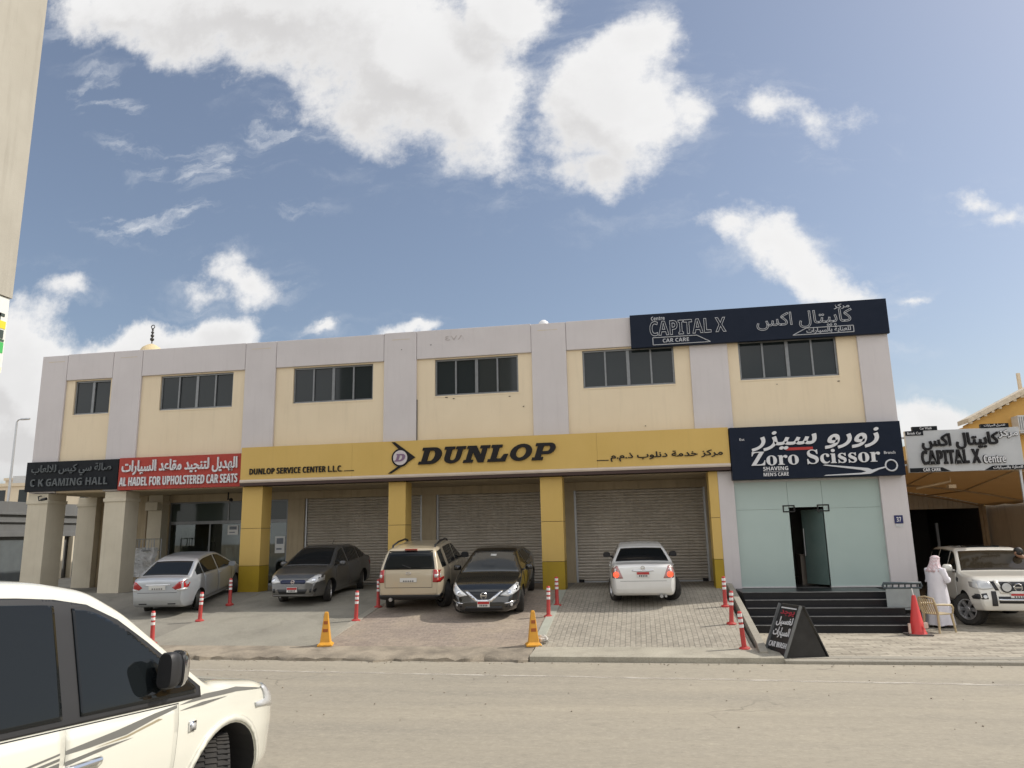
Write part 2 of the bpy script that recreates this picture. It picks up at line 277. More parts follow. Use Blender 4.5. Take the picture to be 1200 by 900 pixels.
# ------------------------------------------------------------------ object helpers
def tag(o, label, cat, group=None):
    o['label'] = label; o['category'] = cat
    if group: o['group'] = group
    return o
def thing(name, label, cat, loc=(0, 0, 0), rz=0., group=None):
    o = bpy.data.objects.new(name, None); COL.objects.link(o); o.location = loc; o.rotation_euler = (0, 0, rz); o.empty_display_size = .2
    return tag(o, label, cat, group)
def obj(name, bm, mats, parent=None, smooth=None, bevel=0., kind=None, recalc=True):
    if recalc: bmesh.ops.recalc_face_normals(bm, faces=bm.faces)
    me = bpy.data.meshes.new(name); bm.to_mesh(me); bm.free()
    if not isinstance(mats, (list, tuple)): mats = [mats]
    for m in mats: me.materials.append(m)
    o = bpy.data.objects.new(name, me); COL.objects.link(o)
    if parent: o.parent = parent
    if smooth is not None:
        for p in me.polygons: p.use_smooth = True
        me.set_sharp_from_angle(angle=R(smooth))
    if bevel:
        b = o.modifiers.new('edge', 'BEVEL'); b.width = bevel; b.segments = 2; b.limit_method = 'ANGLE'; b.angle_limit = R(40)
    if kind: o['kind'] = kind
    return o
def B(): return bmesh.new()
def box(bm, x0, x1, y0, y1, z0, z1, mi=0, M=None):
    vs = [bm.verts.new((x, y, z)) for x in (x0, x1) for y in (y0, y1) for z in (z0, z1)]
    if M is not None:
        for v in vs: v.co = M @ v.co
    fs = [bm.faces.new([vs[i] for i in f]) for f in ((0, 1, 3, 2), (4, 6, 7, 5), (0, 4, 5, 1), (2, 3, 7, 6), (0, 2, 6, 4), (1, 5, 7, 3))]
    for f in fs: f.material_index = mi
    return vs
def prism(bm, pts, axis, a, b, mi=0, M=None):
    """extrude a 2D outline along an axis ('x': pts are (y,z); 'y': (x,z); 'z': (x,y))"""
    def co(p, t): return {'x': (t, p[0], p[1]), 'y': (p[0], t, p[1]), 'z': (p[0], p[1], t)}[axis]
    A = [bm.verts.new(co(p, a)) for p in pts]; C = [bm.verts.new(co(p, b)) for p in pts]
    if M is not None:
        for v in A+C: v.co = M @ v.co
    n = len(pts); fs = [bm.faces.new(A), bm.faces.new(C[::-1])]
    for i in range(n): fs.append(bm.faces.new((A[i], A[(i+1) % n], C[(i+1) % n], C[i])))
    for f in fs: f.material_index = mi
    return fs
def loft(bm, rings, cap=True, mi=0, closed=True):
    V = [[bm.verts.new(p) for p in r] for r in rings]; n = len(rings[0])
    for i in range(len(V)-1):
        for j in range(n if closed else n-1):
            f = bm.faces.new((V[i][j], V[i][(j+1) % n], V[i+1][(j+1) % n], V[i+1][j])); f.material_index = mi
    if cap:
        for r in (V[0][::-1], V[-1]):
            f = bm.faces.new(r); f.material_index = mi
    return V
def tube(bm, pts, r, n=8, mi=0):
    pts = [Vector(p) for p in pts]; rs = r if isinstance(r, (list, tuple)) else [r]*len(pts)
    rings = []
    t0 = (pts[1]-pts[0]).normalized(); ref = Vector((0, 0, 1)) if abs(t0.z) < .9 else Vector((1, 0, 0))
    for i, p in enumerate(pts):
        t = ((pts[min(i+1, len(pts)-1)]-pts[max(i-1, 0)])).normalized()
        a = t.cross(ref).normalized(); b = t.cross(a).normalized()
        rings.append([p + (a*math.cos(k*2*math.pi/n)+b*math.sin(k*2*math.pi/n))*rs[i] for k in range(n)])
    loft(bm, rings, mi=mi)
def lathe(bm, prof, n=24, mi=0, M=None, cap=True):
    """prof: (r, z) up the axis"""
    rings = []
    for r, z in prof:
        ring = [Vector((r*math.cos(k*2*math.pi/n), r*math.sin(k*2*math.pi/n), z)) for k in range(n)]
        rings.append([M @ v for v in ring] if M is not None else ring)
    loft(bm, rings, cap=cap, mi=mi)
def torus(bm, r, t, M, n=24, k=8, mi=0):
    V = [[bm.verts.new(M @ Vector(((r+t*math.cos(b*2*math.pi/k))*math.cos(a*2*math.pi/n), (r+t*math.cos(b*2*math.pi/k))*math.sin(a*2*math.pi/n), t*math.sin(b*2*math.pi/k)))) for b in range(k)] for a in range(n)]
    for a in range(n):
        for b in range(k):
            f = bm.faces.new((V[a][b], V[(a+1) % n][b], V[(a+1) % n][(b+1) % k], V[a][(b+1) % k])); f.material_index = mi
def ball(bm, c, r, sc=(1, 1, 1), mi=0, sub=2):
    q = bmesh.ops.create_icosphere(bm, subdivisions=sub, radius=r)
    for v in q['verts']: v.co = Vector((v.co.x*sc[0], v.co.y*sc[1], v.co.z*sc[2])) + Vector(c)
    for f in {f for v in q['verts'] for f in v.link_faces}: f.material_index = mi
def sheet(name, xs, ys, zf, m, kind='structure', parent=None, skirt=0.):
    bm = B(); V = [[bm.verts.new((x, y, zf(x, y))) for y in ys] for x in xs]
    for i in range(len(xs)-1):
        for j in range(len(ys)-1): bm.faces.new((V[i][j], V[i+1][j], V[i+1][j+1], V[i][j+1]))
    return obj(name, bm, m, parent, kind=kind, recalc=False)
def lin(a, b, n): return [a+(b-a)*i/n for i in range(n+1)]
def gz(x, y):
    """ground height of the forecourt"""
    if x > 2.4: return .05
    P = [(-7.2, .1), (-6.4, .12), (-.4, .88), (0, .9)]
    if y <= P[0][0]: return P[0][1]
    for (a, za), (b, zb) in zip(P, P[1:]):
        if y <= b: return za+(zb-za)*(y-a)/(b-a)
    return .9

# ------------------------------------------------------------------ lettering
AR = {}
for _c, _i, _n in [('ا', 0xFE8D, 2), ('ب', 0xFE8F, 4), ('ة', 0xFE93, 2), ('ت', 0xFE95, 4), ('ج', 0xFE9D, 4), ('خ', 0xFEA5, 4), ('د', 0xFEA9, 2), ('ذ', 0xFEAB, 2), ('ر', 0xFEAD, 2), ('ز', 0xFEAF, 2), ('س', 0xFEB1, 4), ('ص', 0xFEB9, 4), ('ع', 0xFEC9, 4), ('غ', 0xFECD, 4), ('ق', 0xFED5, 4), ('ك', 0xFED9, 4), ('ل', 0xFEDD, 4), ('م', 0xFEE1, 4), ('ن', 0xFEE5, 4), ('ه', 0xFEE9, 4), ('و', 0xFEED, 2), ('ي', 0xFEF1, 4), ('ف', 0xFED1, 4)]:
    AR[_c] = (_i, _n)
def arabic(s):
    out = []; s = s.replace('لا', '\ufefb')
    for i, c in enumerate(s):
        pj = i > 0 and s[i-1] in AR and AR[s[i-1]][1] == 4
        if c == '\ufefb': out.append(chr(ord(c)+(1 if pj else 0))); continue
        if c not in AR: out.append(c); continue
        iso, n = AR[c]
        nj = n == 4 and i+1 < len(s) and (s[i+1] in AR or s[i+1] == '\ufefb')
        out.append(chr(iso+(3 if pj and nj else 2 if nj else 1 if pj else 0)))
    return ''.join(reversed(out))
def sans(s): return ''.join(chr(0x1D5D4+ord(c)-65) if 'A' <= c <= 'Z' else chr(0x1D5EE+ord(c)-97) if 'a' <= c <= 'z' else chr(0x1D7EC+ord(c)-48) if '0' <= c <= '9' else c for c in s)
def serif(s): return ''.join(chr(0x1D400+ord(c)-65) if 'A' <= c <= 'Z' else chr(0x1D41A+ord(c)-97) if 'a' <= c <= 'z' else c for c in s)
def letters(bm, text, x0, x1, z0, z1, y, depth=.02, offset=0., shear=0., outline=0., mi=0, M=None, splines=None):
    """flat extruded letters filling the box x0..x1, z0..z1 on a board facing -y"""
    if splines is None:
        c = bpy.data.curves.new('lettering', 'FONT'); c.body = text; c.size = 1; c.resolution_u = 3
    else:
        c = bpy.data.curves.new('lettering', 'CURVE'); c.dimensions = '2D'; c.fill_mode = 'BOTH'
        for pts in splines:
            s = c.splines.new('POLY'); s.points.add(len(pts)-1); s.use_cyclic_u = True
            for p, q in zip(s.points, pts): p.co = (q[0], q[1], 0, 1)
    if outline:
        c.fill_mode = 'NONE'; c.bevel_depth = outline; c.bevel_resolution = 0
    else:
        c.offset = offset; c.extrude = .05
    o = bpy.data.objects.new('lettering', c); COL.objects.link(o)
    me = bpy.data.meshes.new_from_object(o.evaluated_get(bpy.context.evaluated_depsgraph_get()))
    bpy.data.objects.remove(o); bpy.data.curves.remove(c)
    t = bmesh.new(); t.from_mesh(me); bpy.data.meshes.remove(me)
    bmesh.ops.remove_doubles(t, verts=t.verts, dist=1e-5)
    if not t.verts: t.free(); return
    xs = [v.co.x + shear*v.co.y for v in t.verts]; ys = [v.co.y for v in t.verts]; zs = [v.co.z for v in t.verts]
    a, b2, lo, hi, zl, zh = min(xs), max(xs), min(ys), max(ys), min(zs), max(zs)
    # small step between glyph islands so joined strokes never share a plane
    seen = {}; k = 0
    for v in t.verts:
        if v in seen: continue
        stack = [v]; seen[v] = k
        while stack:
            w = stack.pop()
            for e in w.link_edges:
                q = e.other_vert(w)
                if q not in seen: seen[q] = k; stack.append(q)
        k += 1
    new = {}
    for v in t.verts:
        X = x0+(v.co.x+shear*v.co.y-a)/(b2-a)*(x1-x0); Z = z0+(v.co.y-lo)/(hi-lo)*(z1-z0)
        Y = y-depth*((v.co.z-zl)/(zh-zl) if zh > zl else 1)-.0012*(seen[v] % 4)*((v.co.z-zl)/(zh-zl) if zh > zl else 1)
        co = Vector((X, Y, Z)); new[v] = bm.verts.new(M @ co if M is not None else co)
    for f in t.faces:
        try: g = bm.faces.new([new[v] for v in f.verts]); g.material_index = mi
        except ValueError: pass
    t.free()
# ------------------------------------------------------------------ shared materials
M_CREAM = mat('cream wall paint', (.735, .62, .445), .85, c2=(.70, .585, .415), scale=.8, streak=.09, bump=.15, bscale=60)
M_WHITE = mat('off white wall paint', (.59, .555, .55), .85, c2=(.55, .515, .51), scale=.8, streak=.09, bump=.12, bscale=90)
M_BEIGE = mat('beige column paint', (.58, .525, .41), .85, c2=(.52, .465, .36), scale=1.4, streak=.15, bump=.1)
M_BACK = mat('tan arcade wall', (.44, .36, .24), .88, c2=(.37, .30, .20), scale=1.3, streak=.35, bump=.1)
M_GOLD = mat('faded yellow cladding', (.60, .41, .125), .55, c2=(.57, .385, .11), scale=.8, streak=.06, spec=.3)
M_YEL = mat('yellow cladding', (.40, .27, .02), .55, c2=(.33, .22, .02), scale=1.2, streak=.2, spec=.3)
M_ALU = mat('grey aluminium', (.21, .22, .225), .45, .4, c2=(.17, .175, .18), scale=8)
M_ALUW = mat('white aluminium', (.55, .55, .54), .5, .1, scale=8)
M_DGLASS = simple('dark window glass', (.018, .024, .026), .05, spec=.30)
M_DARK = simple('dark recess', (.02, .019, .018), .8)
M_BLACK = mat('black board', (.010, .012, .015), .5, c2=(.015, .017, .02), scale=3, spec=.12)
M_NAVY = mat('dark navy board', (.008, .013, .026), .45, c2=(.011, .016, .03), scale=3, spec=.12)
M_LETW = simple('white letters', (.62, .62, .63), .5)
M_LETG = simple('dull grey letters', (.085, .095, .10), .6)
M_LETB = simple('black letters', (.014, .013, .014), .5, spec=.2)
M_SHUT = mat('grey shutter steel', (.56, .51, .44), .5, .15, c2=(.49, .445, .38), scale=1.5, streak=.25)
M_GRANITE = mat('black granite', (.012, .012, .014), .3, c2=(.025, .025, .026), scale=50, spec=.25)
M_CONC = mat('pale concrete', (.34, .315, .26), .9, c2=(.27, .25, .205), scale=1.1, bump=.3, bscale=40, detail=9, stain=.35)
M_SAND = mat('sand', (.42, .35, .25), .95, c2=(.34, .28, .2), scale=.3, detail=9)
M_STONE = mat('pale villa render', (.66, .57, .42), .9, c2=(.6, .5, .37), scale=.6)
M_GREYW = mat('grey side building paint', (.14, .143, .142), .85, c2=(.11, .112, .112), scale=.7, streak=.3)
M_STEEL = simple('galvanised steel', (.42, .43, .44), .4, .8)
M_FROST = mat('mint frosted glass', (.40, .49, .455), .2, c2=(.375, .46, .43), scale=.7, spec=.5)

# ------------------------------------------------------------------ ground
sheet('ground', lin(-600, 600, 4), lin(-300, 900, 4), lambda x, y: -.06, M_SAND)
sheet('road', lin(-200, 200, 40), [-15.6, -13, -10, -7.2], lambda x, y: 0., road_mat())
M_LINE = worn_paint('worn edge line', (.52, .48, .41), .40, .60)
bm = B(); V = [bm.verts.new(p) for p in ((-60, -6.55, .004), (60, -11.55, .004), (60, -11.42, .004), (-60, -6.42, .004))]
V = [bm.verts.new(p) for p in ((-12.2, -8.33, .004), (40, -10.53, .004), (40, -10.39, .004), (-12.2, -8.19, .004))]; bm.faces.new(V)
for v in list(bm.verts):
    if not v.link_faces: bm.verts.remove(v)
obj('road_marking', bm, M_LINE, kind='structure', recalc=False)
# ground on our own side of the road
bm = B(); box(bm, -120, 120, -60, -15.6, -.05, .28); obj('near_pavement', bm, M_CONC, kind='structure')
ysr = [-7.2, -6.4] + lin(-6.2, -.4, 12) + [0, 3.4]
BAY1 = mat('dusty grey concrete', (.255, .24, .20), .92, c2=(.195, .182, .153), scale=.9, bump=.35, bscale=45, detail=10, stain=.6)
BAY2 = mat('worn concrete screed', (.285, .27, .222), .92, c2=(.225, .212, .178), scale=.8, bump=.3, bscale=45, detail=10, stain=.45)
BAY3 = paver_mat('dusty pinkish pavers', (.305, .252, .205), (.25, .203, .167), (.18, .15, .122), .22, .11, patch=(.37, .305, .225), patch_s=.7, plo=.42, phi=.68, mortar=.006, bump=.35)
BAY4 = paver_mat('beige brick pavers', (.335, .305, .25), (.265, .24, .195), (.16, .145, .118), .22, .11, rot=math.pi/2, patch=(.38, .345, .28), patch_s=1.1, plo=.42, phi=.7, mortar=.009, bump=.6, offset=.5)
WALKM = paver_mat('sandy tumbled stone pavers', (.40, .36, .285), (.26, .23, .18), (.21, .185, .145), .42, .21, patch=(.45, .405, .325), patch_s=1.2, patch_stretch=(.55, 1.9, 1), plo=.45, phi=.62, mortar=.018, bump=.7)
ysb = [y for y in ysr if y >= -6.2]
sheet('dusty_pavement', lin(-60, -12.02, 24), ysb, lambda x, y: gz(x, y)+.03*math.sin(x*1.7)*(y < -1), BAY1)
sheet('concrete_pavement', lin(-12.0, -7.55, 4), ysb, gz, BAY2)
sheet('paver_pavement', lin(-7.35, -2.5, 4), ysb, gz, BAY3)
sheet('brick_pavement', lin(-2.28, 2.2, 4), ysb, gz, BAY4)
# kerb strips between the bays
def kerb_strip(name, x0, x1, m, y0=-6.2, y1=-.3, up=.012):
    bm = B(); loft(bm, [[(x0, y, gz(x0, y)-.2), (x0, y, gz(x0, y)+up), (x1, y, gz(x0, y)+up), (x1, y, gz(x0, y)-.2)] for y in (y0, -5, -4, -3, -2, -1.2, y1)])
    return obj(name, bm, m, kind='structure', bevel=.006)
kerb_strip('kerb', -7.55, -7.35, M_CONC); kerb_strip('kerb', -2.5, -2.28, mat('greenish kerb concrete', (.36, .37, .31), .9, c2=(.3, .3, .25), scale=2), up=.03)
# ragged sandy apron along the road on the left
M_APR = mat('broken sandy concrete', (.345, .295, .225), .95, c2=(.205, .175, .135), scale=1.3, bump=1.0, bscale=12, detail=12, lo=.38, hi=.62, stain=.75)
bm = B(); rnd = random.Random(4); xs = lin(-60, -2.42, 300)
rows = []
for i, x in enumerate(xs):
    e = -7.22+rnd.uniform(-.09, .09)+.06*math.sin(x*1.3)+.05*math.sin(x*3.7+1)
    rows.append([(x, -6.18, gz(x, -6.2)+.004), (x, -6.7, .115+rnd.uniform(-.012, .012)), (x, e+.10, .10+rnd.uniform(-.035, .015)), (x, e+.01, .06+rnd.uniform(-.045, .02)), (x, e-.01, -.02)])
loft(bm, rows, cap=False, closed=False); obj('sandy_kerb', bm, M_APR, kind='structure', smooth=40)
# clean concrete apron in front of the brick bay
bm = B(); prism(bm, [(-6.2, -.1), (-6.2, .155), (-6.35, .135), (-7.08, .115), (-7.15, .10), (-7.17, -.1)], 'x', -2.40, 2.62)
obj('concrete_kerb', bm, mat('cast concrete apron', (.41, .38, .305), .9, c2=(.32, .295, .235), scale=.9, bump=.4, bscale=50, detail=9, stain=.4), kind='structure')
# pavement on the right with its kerb
sheet('pavement', lin(2.42, 60, 30), [-7.0, -5, -3, 0, 6, 14, 40], lambda x, y: .05, WALKM)
bm = B(); box(bm, 2.62, 60, -7.2, -7.0, -.05, .062); obj('kerb', bm, M_CONC, kind='structure', bevel=.015)
sheet('pavement_edge_strip', lin(2.42, 60, 10), [-6.86, -6.55], lambda x, y: .056, M_CONC)
# loose stones and litter near the kerb
bm = B(); rnd = random.Random(9)
for i in range(330):
    x = rnd.uniform(-12, 9) if i % 3 else rnd.uniform(-12, -2.5); y = rnd.choice((rnd.gauss(-7.32, .09), rnd.gauss(-7.32, .09), rnd.uniform(-12.5, -8)))
    r = rnd.uniform(.006, .018); ball(bm, (x, y, .004+r*.4), r, (1, rnd.uniform(.7, 1.3), .6), sub=1)
obj('pebbles', bm, mat('grit', (.33, .285, .22), .9, c2=(.16, .13, .10), scale=3), kind='stuff')

# ------------------------------------------------------------------ the two storey shop building
bld = thing('shop_building', 'long two storey cream and white building with dark strip windows and shops below', 'building', (0, 0, 0))
ZR = 9.26
bays = [(-20.10, -18.24), (-17.10, -13.15), (-12.02, -8.15), (-7.03, -3.18), (-2.06, 1.78), (2.92, 6.70)]
wins = [(-19.76, -18.33), (-16.37, -13.61), (-11.39, -8.55), (-6.42, -3.64), (-1.56, 1.30), (3.25, 6.12)]
WZ0, WZ1 = 7.04, 8.26
# cream infill set back behind the white pilasters, with window openings
bm = B(); y0, y1 = .07, .30
for (a, b), (wa, wb) in zip(bays, wins):
    a2, b2 = a+.001, b-.001
    box(bm, a2, b2, y0, y1, 4.3, WZ0)
    if wa > a2: box(bm, a2, wa, y0, y1, WZ0, WZ1)
    box(bm, wb, b2, y0, y1, WZ0, WZ1)
    box(bm, a2, b2, y0, y1, WZ1, 8.30)
obj('wall', bm, M_CREAM, bld)
edges = [-21.13]+[q for ab in bays for q in ab]+[7.57]
for i in range(0, len(edges), 2):
    bm = B(); box(bm, edges[i], edges[i+1], 0, .32, 4.3, ZR-(.0 if i % 4 else .02)); obj('pilaster', bm, M_WHITE, bld, bevel=.012)
# parapet band in lengths, a notch between neighbours
bm = B(); cut = [-21.13, -20.05, -18.21, -17.11, -13.18, -12.0, -8.14, -7.03, -3.21, -2.07, 1.78, 2.92, 6.7, 7.57]
for i in range(6):
    a, b = bays[i]; box(bm, a+.014, b-.014, .0, .34, 8.302, ZR-.01*(i % 3)); box(bm, a, b, .03, .30, 8.301, ZR-.09)
obj('parapet', bm, M_WHITE, bld, bevel=.012)
M_STAIN = mat('old yellow paint', (.58, .50, .36), .9, c2=(.53, .485, .45), scale=3)
for a, b in ((-20.9, -20.2), (-18.0, -17.3), (-12.95, -12.2), (-7.9, -7.25), (-3.0, -2.3)):
    bm = B(); box(bm, a+.03, b-.02, -.0035, -.0005, 9.0, 9.025); obj('paint_remnant', bm, M_STAIN, bld)
# ghost number on the parapet, chips and screws on the wall
bm = B(); letters(bm, '٤٧٨', -6.05, -5.40, 8.88, 9.03, 0, .005); obj('ghost_number', bm, mat('ghost paint', (.46, .42, .40), .9), bld)
rnd = random.Random(3); M_FIX = simple('rusty iron', (.05, .04, .035), .8)
for x, z in ((-7.55, 8.65), (-6.55, 8.75), (-3.5, 6.55), (-3.95, 6.9), (-5.8, 6.92), (2.35, 6.9), (4.3, 6.85), (6.05, 6.85), (-12.2, 8.9), (0.3, 5.75), (-6.05, 6.97)):
    bm = B(); box(bm, x-.012, x+.012+rnd.uniform(0, .05), -.006 if abs(z-8.7) < .2 else .05, .078, z, z+.02); obj('wall_fixing', bm, M_FIX, bld)
bm = B(); tube(bm, [(-7.02, .045, 5.6), (-7.02, .045, 6.95)], .022); obj('drain_pipe', bm, simple('old dark pipe', (.12, .11, .1), .7), bld)
# side, back and roof
bm = B(); box(bm, -21.13, -20.83, .322, 14, 4.3, 9.1); box(bm, 7.27, 7.57, .322, 14, -.05, 9.1); box(bm, -20.83, 7.27, 13.7, 14, -.05, 9.1)
obj('outer_wall', bm, M_CREAM, bld)
bm = B(); box(bm, -20.83, 7.27, .345, 13.7, 8.5, 8.7); obj('roof', bm, M_CONC, bld)
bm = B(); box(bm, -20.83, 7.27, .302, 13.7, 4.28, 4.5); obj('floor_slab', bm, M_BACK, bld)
# upper windows
for i, (wa, wb) in enumerate(wins):
    bm = B(); fy0, fy1, t = .13, .20, .055
    box(bm, wa, wb, fy0, fy1, WZ0, WZ0+t); box(bm, wa, wb, fy0, fy1, WZ1-t, WZ1)
    n = 2 if i == 0 else 4
    for k in range(n+1):
        x = wa+(wb-wa)*k/n; w = t if k in (0, n) else (.05 if k == n/2 else .028)
        xa = min(max(x-w, wa), wb-.02); xb = max(min(x+w, wb), wa+.02)
        box(bm, xa, xb, fy0+.004, fy1-.004, WZ0+t, WZ1-t)
    f = obj('window', bm, M_ALU, bld, bevel=.006)
    bm = B(); rw = random.Random(40+i)
    for k in range(n):
        xa = wa+(wb-wa)*k/n+.03; xb = wa+(wb-wa)*(k+1)/n-.03; yy = .168+(.018 if k % 2 else 0)
        box(bm, xa, xb, yy, yy+.006, WZ0+t-.005, WZ1-t+.005, M=Matrix.Translation((xa, yy, WZ0)) @ Euler((rw.uniform(-.006, .006), 0, rw.uniform(-.008, .008))).to_matrix().to_4x4() @ Matrix.Translation((-xa, -yy, -WZ0)))
    obj('pane', bm, M_DGLASS, f)
    bm = B(); box(bm, wa-.02, wb+.02, .06, .128, WZ0-.045, WZ0-.004); obj('sill', bm, M_CREAM, f)
    bm = B(); box(bm, wa+.02, wb-.02, .27, .29, WZ0, WZ1); obj('window_backing', bm, M_DARK, f)  # near-black sheet closing the opening behind the panes
# columns of the arcade
def column(x0, x1, y0, y1, zb, mats, joints=()):
    bm = B(); box(bm, x0, x1, y0, y1, zb-.3, 4.28)
    return obj('column', bm, mats, bld, bevel=.012)
for x0, x1, y0, y1 in ((-21.13, -20.33, 0.0, .85), (-18.12, -17.32, 0.0, .72), (-21.42, -20.62, 2.75, 3.6), (-18.30, -17.72, 2.6, 3.1)):
    c = column(x0, x1, y0, y1, .88, M_BEIGE)
    bm = B(); box(bm, x0-.035, x1+.035, y0-.035, y1+.035, 3.93, 4.05); obj('capital', bm, M_BEIGE, c, bevel=.012)
for x0, x1 in ((-13.00, -12.28), (-7.93, -7.36), (-3.02, -2.33), (2.07, 2.34)):
    bm = B(); zs = [.7, 1.72, 2.92, 4.29]; mi = [1, 0, 0]
    for k in range(3): box(bm, x0, x1, -.02, .62, zs[k]+.006, zs[k+1]-.006, mi[k])
    box(bm, x0+.015, x1-.015, -.005, .605, .7, 4.285, 2)
    obj('column', bm, [M_GOLD, M_YEL, M_DARK], bld, bevel=.006)
bm = B(); box(bm, 2.34, 2.80, -.012, .40, -.05, 4.28); obj('column', bm, M_WHITE, bld, bevel=.012)
bm = B(); box(bm, 6.86, 7.57, -.012, .32, -.05, 4.28); obj('column', bm, M_WHITE, bld, bevel=.012)
# back wall of the arcade with three shutters and the shop front
YB = 3.0
DOORS = [(-12.20, -7.72), (-7.19, -2.90), (-2.25, 2.20)]
SH = (-17.68, -12.86)
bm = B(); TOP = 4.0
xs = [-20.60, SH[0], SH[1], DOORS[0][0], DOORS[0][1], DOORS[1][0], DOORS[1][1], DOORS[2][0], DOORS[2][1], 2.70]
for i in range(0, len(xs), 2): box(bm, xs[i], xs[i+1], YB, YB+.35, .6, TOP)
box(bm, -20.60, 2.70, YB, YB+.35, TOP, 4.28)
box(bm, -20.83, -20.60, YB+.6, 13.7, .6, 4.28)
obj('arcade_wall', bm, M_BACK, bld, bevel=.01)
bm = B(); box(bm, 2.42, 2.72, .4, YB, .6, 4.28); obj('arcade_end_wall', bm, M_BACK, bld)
for a, b in DOORS:
    rows = []; n = 31; z0, z1 = .93, TOP; h = (z1-z0)/n
    bm = B()
    for k in range(n):
        za = z0+k*h
        rows += [(YB+.17, za), (YB+.125, za+h*.2), (YB+.115, za+h*.5), (YB+.125, za+h*.78), (YB+.175, za+h*.92)]
    rows.append((YB+.16, z1))
    V = [[bm.verts.new((x, p[0], p[1])) for p in rows] for x in (a+.04, b-.04)]
    for j in range(len(rows)-1): bm.faces.new((V[0][j], V[1][j], V[1][j+1], V[0][j+1]))
    s = obj('roller_shutter', bm, M_SHUT, bld, smooth=30)
    bm = B(); box(bm, a, a+.07, YB+.06, YB+.2, .7, TOP-.003); box(bm, b-.07, b, YB+.06, YB+.2, .7, TOP-.003); obj('guide_rail', bm, M_STEEL, s)
    bm = B(); box(bm, a+.05, b-.05, YB+.09, YB+.2, .86, .93); obj('bottom_bar', bm, M_STEEL, s)
    bm = B()
    for x in (a+.17, b-.17): box(bm, x-.09, x+.09, YB+.03, YB+.1, .90, 1.0)
    obj('padlock_box', bm, M_LETB, s)
    bm = B(); box(bm, a, b, YB+.30, YB+.34, .6, TOP); obj('shutter_backing', bm, M_DARK, s)
# shop front on the left of the arcade
f = B(); ZT = 3.16
for x in (SH[0], -16.02, -14.62, -13.95, SH[1]-.06): box(f, x, x+.06, YB+.05, YB+.11, .9, ZT)
for x in (SH[0], -15.3, SH[1]-.06): box(f, x, x+.06, YB+.05, YB+.11, ZT+.12, TOP-.06)
box(f, SH[0], SH[1], YB+.045, YB+.115, ZT, ZT+.12); box(f, SH[0], SH[1], YB+.045, YB+.115, TOP-.06, TOP-.002); box(f, SH[0]+.06, SH[1]-.06, YB+.05, YB+.11, .88, .98)
sf = obj('shop_window', f, M_ALU, bld, bevel=.005)
bm = B(); box(bm, SH[0]+.03, SH[1]-.03, YB+.075, YB+.082, ZT+.12, TOP-.06); obj('pane', bm, simple('greenish dark glass', (.055, .07, .064), .08, spec=.25), sf)
bm = B(); box(bm, SH[0]+.03, SH[1]-.03, YB+.075, YB+.082, .98, ZT); obj('pane', bm, clear_glass('shop glass', (.5, .55, .53), .04), sf)
bm = B(); box(bm, SH[0], SH[1], YB+3.2, YB+3.3, .9, 4.28); box(bm, SH[0]-.1, SH[0], YB+.36, YB+3.2, .9, 4.28); box(bm, SH[1], SH[1]+.1, YB+.36, YB+3.2, .9, 4.28)
obj('shop_interior_wall', bm, mat('dim shop wall', (.5, .46, .40), .9), bld)
bm = B(); box(bm, SH[0], SH[1], YB+.36, YB+3.2, .84, .9); obj('shop_floor', bm, M_CONC, bld)
# barber shop glass front, room behind
GX0, GX1, DX0, DX1 = 2.80, 6.86, 4.31, 5.27
bm = B(); g0, g1 = .10, .125
box(bm, GX0, DX0, g0, g1, .93, 3.12); box(bm, DX1+.01, GX1, g0, g1, .93, 3.12)
box(bm, GX0, DX0-.006, g0, g1, 3.126, 3.93); box(bm, DX0+.002, DX1, g0, g1, 3.17, 3.93); box(bm, DX1+.008, GX1, g0, g1, 3.126, 3.93)
gf = obj('glass_front', bm, M_FROST, bld)
bm = B(); box(bm, GX0, DX0, .07, .16, .89, .93); box(bm, DX1, GX1, .07, .16, .89, .93); box(bm, GX0, GX1, .07, .16, 3.93, 3.99); obj('channel', bm, M_ALUW, gf)
bm = B()
for x in (DX0, DX1):
    for w in (.0, ):
        box(bm, x-.17, x+.17, .085, .098, 3.20, 3.235); box(bm, x-.17, x+.17, .085, .098, 3.03, 3.065); box(bm, x-.17, x-.135, .085, .098, 3.065, 3.20); box(bm, x+.135, x+.17, .085, .098, 3.065, 3.20)
obj('patch_fitting', bm, M_DARK, gf)
dl = B(); Md = Matrix.Translation((DX1-.02, .14, 0)) @ Matrix.Rotation(R(-62), 4, 'Z')
box(dl, -.93, 0, 0, .012, .95, 3.10, M=Md)
dl = obj('glass_door', dl, mat('frosted door glass', (.13, .18, .165), .3, c2=(.10, .15, .14), scale=2), bld)
bm = B(); tube(bm, [Md @ Vector((-.82, -.06, 1.75)), Md @ Vector((-.82, -.06, 2.55))], .018); obj('handle', bm, M_STEEL, dl)
bm = B(); box(bm, 2.73, 7.25, 5.2, 5.3, .9, 4.28); box(bm, 2.73, 2.80, .42, 5.2, .9, 4.28); box(bm, 7.15, 7.25, .36, 5.2, .9, 4.28)
obj('room_wall', bm, mat('dim room wall', (.30, .29, .26), .8), bld)
bm = B(); box(bm, 2.80, 7.15, .30, 5.2, .83, .885); obj('room_floor', bm, mat('dark floor tiles', (.06, .06, .058), .3), bld)
bm = B(); box(bm, 4.72, 5.15, 1.2, 1.75, .885, 1.75); box(bm, 4.70, 5.17, 1.17, 1.78, 1.75, 1.79); obj('reception_desk', bm, mat('desk laminate', (.16, .13, .10), .5), bld, bevel=.01)
